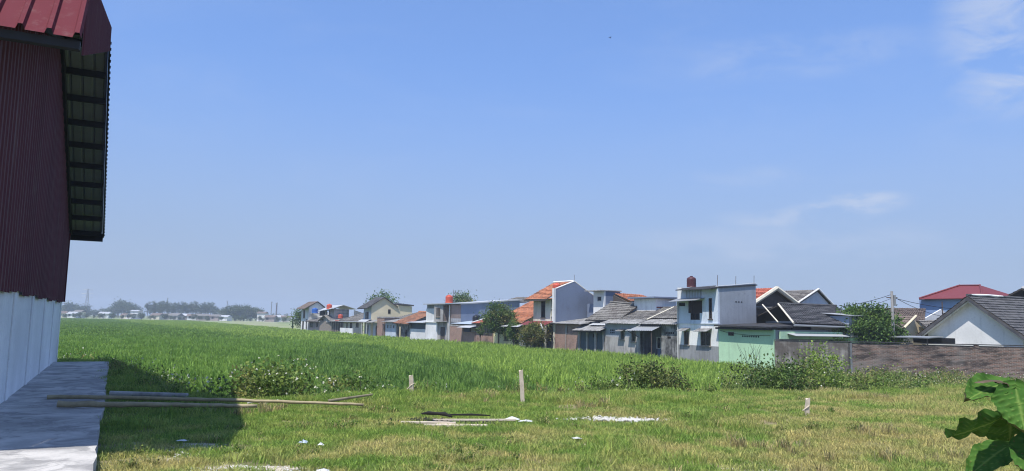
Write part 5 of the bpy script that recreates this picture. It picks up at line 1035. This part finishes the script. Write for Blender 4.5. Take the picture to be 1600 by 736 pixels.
# distant village houses
def far_house(px, Yd, w, dpt, hw, hr, wm, rm, label):
    o = empty('village_house', (pxX(px, Yd), Yd, PADDY), random.uniform(-.5, .5), label, 'house', 'distant village houses')
    w, dpt, hw, hr = w*.72, dpt*.8, hw*.85, hr*.85
    MB().box(-w/2, w/2, -dpt/2, dpt/2, 0, hw).build('wall', M[wm], o); MB().prism([(-dpt/2-.5, hw+.002), (dpt/2+.5, hw+.002), (0, hw+hr)], 0, -w/2-.4, w/2+.4).build('roof', M[rm], o)
    for i in range(max(1, int(w/4))): MB().box(-w/2+1+i*4, -w/2+2.4+i*4, -dpt/2-.04, -dpt/2-.002, 1, 2.4).build('window', M['dark'], o)
FL = 'one of the tiny pale village houses below the distant trees'
for px, Yd, w, hw, hr, wm, rm in ((103, 500, 9, 3.2, 1.8, 'offwhite', 'tile_brown'), (122, 480, 8, 3, 1.6, 'white', 'zinc_white'), (131, 485, 7, 4.5, 1.5, 'offwhite', 'tile_grey'), (171, 500, 9, 3.5, 1.5, 'white', 'zinc_white'), (205, 470, 8, 2.6, 1.4, 'offwhite', 'tile_brown'), (219, 480, 7, 5.8, .9, 'white', 'zinc_white'), (212, 465, 6, 3, .9, 'white', 'tile_grey'), (252, 470, 9, 3, 1.6, 'offwhite', 'tile_brown'), (268, 480, 8, 3.2, 1.4, 'pinkish', 'tile_grey'), (281, 470, 10, 3, 1.8, 'concrete', 'tile_grey'), (295, 475, 8, 3, 1.6, 'pinkish', 'zinc_white'), (308, 470, 9, 2.8, 1.6, 'white', 'tile_brown'), (321, 465, 9, 3.2, 1.5, 'pinkish', 'tile_grey'), (334, 470, 8, 2.8, 1.5, 'concrete', 'tile_brown'), (344, 460, 8, 3, 1.4, 'pinkish', 'tile_grey'), (358, 455, 7, 2.6, 1.4, 'white', 'zinc_white'), (415, 470, 7, 5.8, 1.2, 'white', 'tile_brown'), (428, 450, 8, 3, 1.5, 'pinkish', 'tile_brown'), (440, 455, 8, 3.2, 1.5, 'white', 'zinc_white'), (452, 440, 7, 3, 1.4, 'offwhite', 'tile_brown')):
    far_house(px, Yd, w, 6, hw, hr, wm, rm, FL)
# pylon and masts
py = empty('lattice_pylon', (pxX(141, 900), 900, PADDY), .3, 'hazy lattice power pylon standing above the distant trees', 'pylon'); m = MB(); Hh = 32.
def half(z): return 3.2*(1-z/Hh)**1.3+.35
lv = [0, 5, 9.5, 13.5, 17, 20, 22.8, 25.5, 28, 30, 32]
for sx in (-1, 1):
    for sy in (-1, 1): m.tube([(sx*half(z), sy*half(z), z) for z in lv], .24, 4)
for a, b in zip(lv[:-1], lv[1:]):
    for q in (-1, 1): m.tube([(-half(a), q*half(a), a), (half(b), q*half(b), b)], .15, 4); m.tube([(half(a), q*half(a), a), (-half(b), q*half(b), b)], .15, 4)
m.build('tower', M['zinc'], py)
for z, w in ((30.5, 5.5), (26, 6.5), (22, 5.5)): MB().tube([(-w, 0, z), (0, 0, z+.7), (w, 0, z)], .22, 4).build('crossarm', M['zinc'], py)
for px, yt, r, lb, mt in ((428, 474, .35, 'left of two hazy masts beside the far end of the row', 'zinc'), (436, 476, .5, 'right and thicker of two hazy masts beyond the row end', 'steel'), (266, 471, .25, 'thin hazy mast rising out of the slender tree row', 'zinc'), (359, 474, .25, 'thin hazy mast at the left end of the green hump', 'zinc')):
    Hm = CAM_H+(497-yt)/1180*600-PADDY; o = empty('mast', (pxX(px, 600), 600, PADDY), 0, lb, 'mast'); m = MB()
    for q in range(3): m.tube([(r*cos(q*2.09), r*sin(q*2.09), 0), (r*.7*cos(q*2.09), r*.7*sin(q*2.09), Hm)], r*.45, 5)
    for z in np.arange(1, Hm, 2.): m.tube([(-r, 0, z), (r, 0, z+1.2)], r*.25, 4)
    m.build('lattice', M[mt], o); MB().box(-r*1.6, r*1.6, -r, r, Hm-1.2, Hm-.3).build('antenna', M['zinc'], o)

# ------------------------------------------------------------------ things lying on the lot
def gz(x, y): return float(lot_z(np.array([x]), np.array([y]))[0])
t = NT('pale_sand'); P_ = t.pos(); n2 = t.noise(P_, 9, 6, .7); c = t.mix(t.ramp(n2, .4, .65), (.50, .44, .34), (.30, .26, .19)); M['sand'] = t.done(c, 1., t.bump(n2, .5, .03))
for i, (cx_, cy_, rx, ry) in enumerate(BARE[:6]+BARE[9:]):
    n = 30; an = np.linspace(0, 2*pi, n, endpoint=False); rr_ = 1+.28*np.sin(an*3+i)+.16*np.sin(an*7+2*i)+rng.normal(0, .06, n); V = [(cx_, cy_, gz(cx_, cy_)+.006)]
    for fr in (.5, 1.):
        for a_, q in zip(an, rr_): xx, yy = cx_+cos(a_)*rx*q*fr, cy_+sin(a_)*ry*q*fr; V.append((xx, yy, gz(xx, yy)+.006*(1.4-fr)))
    Fc = [(0, 1+j, 1+(j+1) % n) for j in range(n)]+[(1+j, 1+n+j, 1+n+(j+1) % n, 1+(j+1) % n) for j in range(n)]
    tag(link_mesh('sand_patch', V, Fc, M['sand'], smooth_=True), kind='structure')
def bamboo(label, a, b, r0, r1, bow=.0):
    a, b = Vector(a), Vector(b); n = 26; pts = []; rs = []
    side = Vector((0, 0, 1))
    for i in range(n+1):
        k = i/n; pts.append(a.lerp(b, k)+side*bow*4*k*(1-k)+Vector((random.uniform(-.006, .006), random.uniform(-.02, .02), random.uniform(-.004, .006)))); rs.append((r0+(r1-r0)*k)*(1.12 if i % 4 == 0 else 1.))
    o = MB().tube(pts, rs, 9).build('bamboo_pole', M['bamboo'], None, True); tag(o, label, 'pole', 'bamboo poles lying across apron and grass')
bamboo('longest bamboo pole lying from the apron far into the sunlit grass', (-8.0, 13.35, .15), (-2.55, 13.5, .09), .036, .024, .02)
bamboo('thick bamboo pole with its cut end on the apron nearest the camera', (-7.12, 12.15, .165), (-4.3, 13.15, .07), .05, .03, .01)
tag(MB().tube([(-7.5, 14.45, .11), (-6.1, 14.6, .08)], [.05, .045], 8).build('concrete_pipe', M['concrete'], None, True), 'short grey pipe lying in the shadow beyond the apron', 'pipe')
tag(MB().tube([(-3.35, 14.25, .06), (-2.6, 14.6, .16)], [.03, .02], 7).build('stick', M['bamboo'], None, True), 'short pale stick lying beside the flowered weeds', 'stick')
def stake(label, x, y, hgt, w, lean, mat='wood_pale', splits=0):
    o = empty('wooden_stake', (x, y, gz(x, y)), 0, label, 'stake', 'stakes on the lot'); z = np.linspace(-.15, hgt, 7); m = MB(); vs = []; rr = random.Random(int(x*100))
    for i, zz in enumerate(z):
        ox, oy = lean[0]*zz/hgt+rr.uniform(-.006, .006), lean[1]*zz/hgt
        ww = w*(1+.08*rr.uniform(-1, 1)); tz = (rr.uniform(-.03, .03) if i == 6 else 0)
        vs += [(ox-ww, oy-ww*.7, zz+tz), (ox+ww, oy-ww*.7, zz-tz), (ox+ww, oy+ww*.7, zz), (ox-ww, oy+ww*.7, zz)]
    m.add(vs, [(4*i+j, 4*i+(j+1) % 4, 4*i+4+(j+1) % 4, 4*i+4+j) for i in range(6) for j in range(4)]+[(24, 25, 26, 27), (0, 1, 2, 3)]); m.build('post', M[mat], o)
    if splits:
        m = MB(); m.tube([(-w*2.4, -.02, hgt*.30), (lean[0]*.5, -.03, hgt*.52), (w*1.2, -.02, hgt*.62)], [.012, .016, .008], 5); m.build('splinter', M[mat], o)
stake('tall pale wooden stake standing at the grass edge before the rice', .28, 15.65, .66, .042, (-.045, .0))
stake('short split wooden stake among the flowering weeds', -2.1, 16.6, .42, .045, (-.03, 0), 'wood_pale', 1)
stake('stubby broken stake standing in the dry grass below the brick wall', 5.4, 13.95, .31, .035, (.02, 0), 'wood_pale', 1)
stake('tiny pale peg at the left foot of the dark tangled bush', 2.75, 18.0, .16, .035, (0, 0))
def board(label, x, y, L_, w, ang, z=.05, th=.025, mat='wood_pale', tilt=0.):
    rr = random.Random(int(x*97+y*13)); m = MB(); n = 8; vs = []
    for i in range(n+1):
        a = -L_/2+L_*i/n; k = rr.uniform(-.006, .006); vs += [(a, -w/2+k, 0), (a, w/2+k, 0), (a, w/2+k, th), (a, -w/2+k, th)]
    m.add(vs, [(4*i+j, 4*i+(j+1) % 4, 4*i+4+(j+1) % 4, 4*i+4+j) for i in range(n) for j in range(4)]+[(0, 1, 2, 3), (4*n, 4*n+1, 4*n+2, 4*n+3)])
    o = m.build('board', M[mat]); o.location = (x, y, gz(x, y)+z); o.rotation_euler = (0, tilt, ang); tag(o, label, 'board', 'bleached boards in the burnt patch'); return o
board('long bleached board pointing at the white plastic scrap', -.55, 12.45, 1.35, .08, .14, .045)
board('bleached board lying at the left of the burnt patch', -1.25, 12.0, .85, .09, .02, .035)
board('wide white board lying nearest the camera in the burnt patch', -.72, 11.9, .8, .15, .05, .03, .02, 'wood_pale')
board('thin pale slat lying under the white board', -1.0, 11.82, .6, .05, -.06, .025)
def log(label, pts, r, mat, cat='log'): tag(MB().tube(pts, r, 8).build('charred_log', M[mat], None, True), label, cat)
log('thick charred black log lying on the bleached boards', [(-1.40, 12.38, .09), (-1.28, 12.28, .115), (-1.12, 12.18, .12), (-1.0, 12.06, .13), (-.88, 11.97, .1)], [.012, .03, .022, .032, .012], 'char')
log('thin charred stick behind the black log', [(-1.05, 12.45, .07), (-.6, 12.5, .075), (-.3, 12.47, .07)], [.012, .018, .008], 'char')
def lumps(name, label, pts, sz, mat, seed, kind=None, cat='stone'):
    g = np.random.default_rng(seed); V = []; Fc = []
    ico = np.array([(0, 0, 1), (.89, 0, .45), (.28, .85, .45), (-.72, .53, .45), (-.72, -.53, .45), (.28, -.85, .45), (.72, .53, -.45), (-.28, .85, -.45), (-.89, 0, -.45), (-.28, -.85, -.45), (.72, -.53, -.45), (0, 0, -1)])
    tri = [(0, 1, 2), (0, 2, 3), (0, 3, 4), (0, 4, 5), (0, 5, 1), (1, 6, 2), (2, 7, 3), (3, 8, 4), (4, 9, 5), (5, 10, 1), (6, 7, 2), (7, 8, 3), (8, 9, 4), (9, 10, 5), (10, 6, 1), (11, 7, 6), (11, 8, 7), (11, 9, 8), (11, 10, 9), (11, 6, 10)]
    for p in pts:
        k = len(V); q = ico*g.uniform(.75, 1.25, (12, 1))*sz*g.uniform(.4, 1.3)*np.array((g.uniform(.8, 1.5), g.uniform(.8, 1.3), g.uniform(.45, .8))); a = g.uniform(0, 6.28); q = q@np.array([[cos(a), -sin(a), 0], [sin(a), cos(a), 0], [0, 0, 1]]); V += (q+np.array(p)).tolist(); Fc += [tuple(i+k for i in f) for f in tri]
    o = link_mesh(name, V, Fc, M[mat]); tag(o, label, cat, None, kind); return o
g = np.random.default_rng(77)
def pile(cx_, cy_, rx, ry, n, z=.02): 
    xy = g.normal(size=(n, 2))*np.array((rx, ry))*.5+np.array((cx_, cy_)); return np.column_stack([xy, lot_z(xy[:, 0], xy[:, 1])+z])
lumps('rubble', 'spread of white broken rubble in the grass', pile(1.82, 13.3, .75, .22, 300), .03, 'stone', 5, 'stuff', 'rubble')
lumps('ash_bits', 'black charcoal bits scattered on the burnt patch', pile(-.85, 12.4, .75, .2, 300), .035, 'char', 6, 'stuff', 'charcoal')
lumps('white_ash', 'patch of white ash and plaster crumbs among the bleached boards', pile(-.55, 11.98, .5, .09, 220, .0), .022, 'stone', 9, 'stuff', 'ash')
lumps('pebbles', 'pale sandy pebbles on the bare patches near the apron', np.concatenate([pile(-2.75, 8.32, .6, .18, 260, .0), pile(-3.9, 9.3, .7, .4, 160, 0), pile(-3.15, 8.05, .4, .15, 140, 0)]), .016, 'stone', 7, 'stuff', 'pebbles')
for i, (x_, y_, s_, lb) in enumerate(((-4.72, 14.05, .07, 'flat white stone nearest the shadow edge before the weeds'), (-4.5, 14.1, .075, 'white angular stone in the middle of the stones before the weeds'), (-4.27, 14.2, .085, 'upright pale stone before the weeds'), (-4.05, 14.15, .07, 'pinkish pale stone farthest right before the weeds'), (-1.9, 8.02, .075, 'white stone at the lower picture edge near the bare patch'))): lumps('white_stone', lb, [(x_, y_, gz(x_, y_)+s_*.4)], s_, 'stone' if i == 3 else 'plastic_w', 90+i)
def scrap(label, x, y, s, seed, mat='plastic_w', hgt=.06):
    g = np.random.default_rng(seed); n = 7; X_, Y_ = np.meshgrid(np.linspace(-1, 1, n), np.linspace(-1, 1, n)); r = np.hypot(X_, Y_); Zc = g.uniform(.2, 1, (n, n))*hgt*np.clip(1.2-r, 0, 1); ii = np.arange(n*n).reshape(n, n)
    V = np.stack([X_*s*(1+.2*g.normal(size=(n, n))), Y_*s*.7*(1+.2*g.normal(size=(n, n))), Zc+.01], -1).reshape(-1, 3); Fq = np.stack([ii[:-1, :-1], ii[:-1, 1:], ii[1:, 1:], ii[1:, :-1]], -1).reshape(-1, 4)
    o = link_mesh('plastic_scrap', V, Fq, M[mat]); o.location = (x, y, gz(x, y)+.05); tag(o, label, 'litter', 'plastic litter on the lot')
scrap('crumpled white plastic bag at the end of the long bleached board', .06, 12.62, .11, 1, hgt=.045); scrap('flat white plastic scrap beside the crumpled bag', .28, 12.5, .1, 2, hgt=.03)
scrap('pale blue crumpled plastic scrap in the near green grass', -2.55, 9.62, .055, 3, 'zinc_blue', .05); scrap('small white plastic scrap right of the pale blue one', -2.3, 9.5, .035, 4, hgt=.04); scrap('tiny white plastic scrap in the shadow beside the apron', -4.1, 9.75, .06, 5, hgt=.02)
scrap('white paper scrap in the dry grass below the burnt patch', .95, 10.75, .06, 6, hgt=.03); scrap('torn white scrap in grass near the broad-leaved plant', 3.4, 8.35, .05, 7, hgt=.03)
# white ground flowers near the broad-leaved plant
x_ = np.array([3.0, 3.15, 3.2, 3.5, 3.55, 3.8, 4.0, 3.35]); y_ = np.array([8.05, 7.95, 8.15, 8.1, 7.9, 8.05, 7.95, 7.8])
PF = np.column_stack([x_, y_, lot_z(x_, y_)+.1]); o = leaf_obj('ground_flowers', np.repeat(PF, 6, 0)+g.normal(0, .012, (48, 3)), .05, M['flower'], None, 8, aspect=.9, up=.9); tag(o, 'white flower heads in the grass left of the broad-leaved plant', 'flowers', None, 'stuff')

# ------------------------------------------------------------------ broad-leaved sapling in the near right corner
t = NT('broad_leaf'); ve = t.new('ShaderNodeAttribute', attribute_name='vein').outputs['Fac']; P_ = t.pos(); nn = t.noise(P_, 14, 5, .6); geo = t.new('ShaderNodeNewGeometry')
c = t.mix(t.ramp(nn, .35, .7), (.045, .12, .02), (.07, .155, .028)); c = t.mix(t.math('MULTIPLY', ve, .4), c, (.30, .40, .10)); cb = t.mix(.6, c, (.15, .10, .06)); c = t.mix(geo.outputs['Backfacing'], c, cb); c = t.mix(t.math('MULTIPLY', t.ramp(t.noise(P_, 38, 4, .7), .62, .7), .7), c, (.14, .09, .04))
p_ = t.new('ShaderNodeBsdfPrincipled', {'Base Color': c, 'Roughness': .72, 'Specular IOR Level': .1}); t.l.new(t.bump(t.math('ADD', t.math('MULTIPLY', nn, .5), ve), .35, .01), p_.inputs['Normal']); tr_ = t.new('ShaderNodeBsdfTranslucent', {'Color': c}); t.l.new(t.new('ShaderNodeMixShader', {0: .12, 1: p_.outputs[0], 2: tr_.outputs[0]}).outputs[0], t.out.inputs[0]); M['broad_leaf'] = t.m
M['petiole'] = plain('green_stem', (.13, .17, .05), .6)
bp = empty('broad_leaved_plant', (2.665, 3.75, gz(2.665, 3.75)), 0, 'large broad-leaved green sapling in the near right corner', 'plant'); bpz = Vector(bp.location)-Vector((.045, 0, 0))
M['young_leaf'] = plain('reddish_brown_young_leaf', (.10, .07, .04), .55, var=.4, sc=20)
def big_leaf(base, tip, nrm, width, cup=.25, droop=.2, wavy=.02, twist=0., seed=0, mat='broad_leaf'):
    base, tip, nrm = Vector(base), Vector(tip), Vector(nrm).normalized(); ax = tip-base; L_ = ax.length; ax.normalize(); sd_ = ax.cross(nrm).normalized(); nrm = sd_.cross(ax); g = random.Random(seed)
    NU, NV = 30, 21; vs = []; vein = []; ph = g.uniform(0, 6)
    for i in range(NU+1):
        k = i/NU; wd = width*.5*(max(0, sin(pi*min(1, k**.72)))**.75)*(1+.03*sin(k*23+ph)); back = -.10*L_*max(0, 1-k/.22)
        for j in range(NV):
            q = j/(NV-1)*2-1; aq = abs(q)
            vv = (k-.30*aq*(1-k*.4))*8.2; sv = max(0, 1-abs((vv % 1)-.5)*2/.16*1.) if aq > .04 else 0; mid = max(0, 1-aq/.055)
            h_ = cup*width*.5*(q*q)*1.-droop*L_*k*k+wavy*sin(k*17+q*4+ph)*aq+.012*width/.25*abs(sin(vv*pi))*(.3+aq)*.8
            p = base+ax*(L_*k+back*aq*aq*1.6)+sd_*(wd*q)+nrm*h_+sd_*twist*k*k*L_; vs.append(tuple(p-bpz)); vein.append(max(mid, sv*(1-.5*aq)))
    fs = [(i*NV+j, i*NV+j+1, (i+1)*NV+j+1, (i+1)*NV+j) for i in range(NU) for j in range(NV-1)]
    o = link_mesh('leaf', vs, fs, M[mat], bp, True); set_tone(o.data, vein, 'vein')
    st = Vector((2.6, 3.78, max(.5, base.z-.25))); m = MB(); mid_ = base.lerp(st, .5)+Vector((0, 0, .05)); m.tube([tuple(base-bpz), tuple(mid_-bpz), tuple(st-bpz)], [.006, .008, .01], 6); m.build('petiole', M['petiole'], o); return o
big_leaf((2.345, 3.62, 1.325), (2.305, 3.50, 1.125), (-.12, -.9, .5), .25, .12, .04, .010, 0, 1)
big_leaf((2.335, 3.72, 1.33), (2.105, 3.60, 1.295), (-.1, -.62, .8), .155, .35, .2, .008, 0, 2)
big_leaf((2.335, 3.64, 1.335), (2.245, 3.66, 1.415), (.6, -.1, .8), .07, -.4, .75, .004, 0, 3, 'young_leaf')
big_leaf((2.36, 3.64, 1.335), (2.455, 3.66, 1.41), (-.6, -.1, .8), .075, -.4, .7, .004, 0, 4, 'young_leaf')
big_leaf((2.245, 3.58, 1.19), (2.065, 3.70, 1.06), (.1, -.7, -.7), .18, -.2, .1, .02, 0, 5)
big_leaf((2.30, 3.60, 1.215), (2.41, 3.77, 1.04), (.1, -.7, -.7), .25, -.15, .08, .012, 0, 6)
big_leaf((2.46, 3.66, 1.06), (2.27, 3.40, .93), (.0, -.5, .85), .24, .2, .12, .012, 0, 7)
big_leaf((2.52, 3.70, 1.10), (2.40, 3.45, 1.00), (-.1, -.6, .8), .16, .2, .1, .01, 0, 8)
big_leaf((2.44, 3.85, 1.02), (2.20, 3.80, .90), (.1, -.4, .9), .17, .2, .15, .01, 0, 9)
big_leaf((2.62, 3.7, 1.3), (2.8, 3.5, 1.15), (.2, -.7, .7), .24, .2, .1, .01, 0, 10)
m = MB(); m.tube([(0, 0, -.05), (-.01, .02, .5), (-.03, .03, 1.0), (-.06, .0, 1.34)], [.018, .016, .012, .008], 8); m.build('stem', M['petiole'], bp)

# ------------------------------------------------------------------ bird in the sky
bd = MB(); bd.tube([(-.09, 0, 0), (-.03, 0, .005), (.05, 0, 0), (.11, 0, .01)], [.008, .03, .028, .008], 8); bd.add([(0.03, 0, .02), (-.04, 0, .02), (-.03, .13, .06), (-.07, .27, .02), (0, .14, .06)], [(0, 1, 2, 4), (4, 2, 3)]); bd.add([(0.03, 0, .02), (-.04, 0, .02), (-.03, -.13, .06), (-.07, -.27, .02), (0, -.14, .06)], [(0, 1, 2, 4), (4, 2, 3)])
o = bd.build('bird', M['bird']); o.location = (7.8, 60, 24.9); o.rotation_euler = (0, 0, .6); tag(o, 'tiny dark bird flying high in the blue sky', 'bird')

# ------------------------------------------------------------------ haze
hz = MB().box(-1700, 1700, -400, 1700, PADDY-1.2, 34).build('haze', None); tag(hz, 'thin pale midday haze over the fields', 'haze', None, 'stuff')
hm = bpy.data.materials.new('haze_air'); hm.use_nodes = True; hm.node_tree.nodes.clear(); ho = hm.node_tree.nodes.new('ShaderNodeOutputMaterial'); hv_ = hm.node_tree.nodes.new('ShaderNodeVolumePrincipled'); hv_.inputs['Color'].default_value = (.72, .84, 1, 1); hv_.inputs['Density'].default_value = .0006; hv_.inputs['Anisotropy'].default_value = 0.
hm.node_tree.links.new(hv_.outputs[0], ho.inputs['Volume']); hz.data.materials.append(hm)
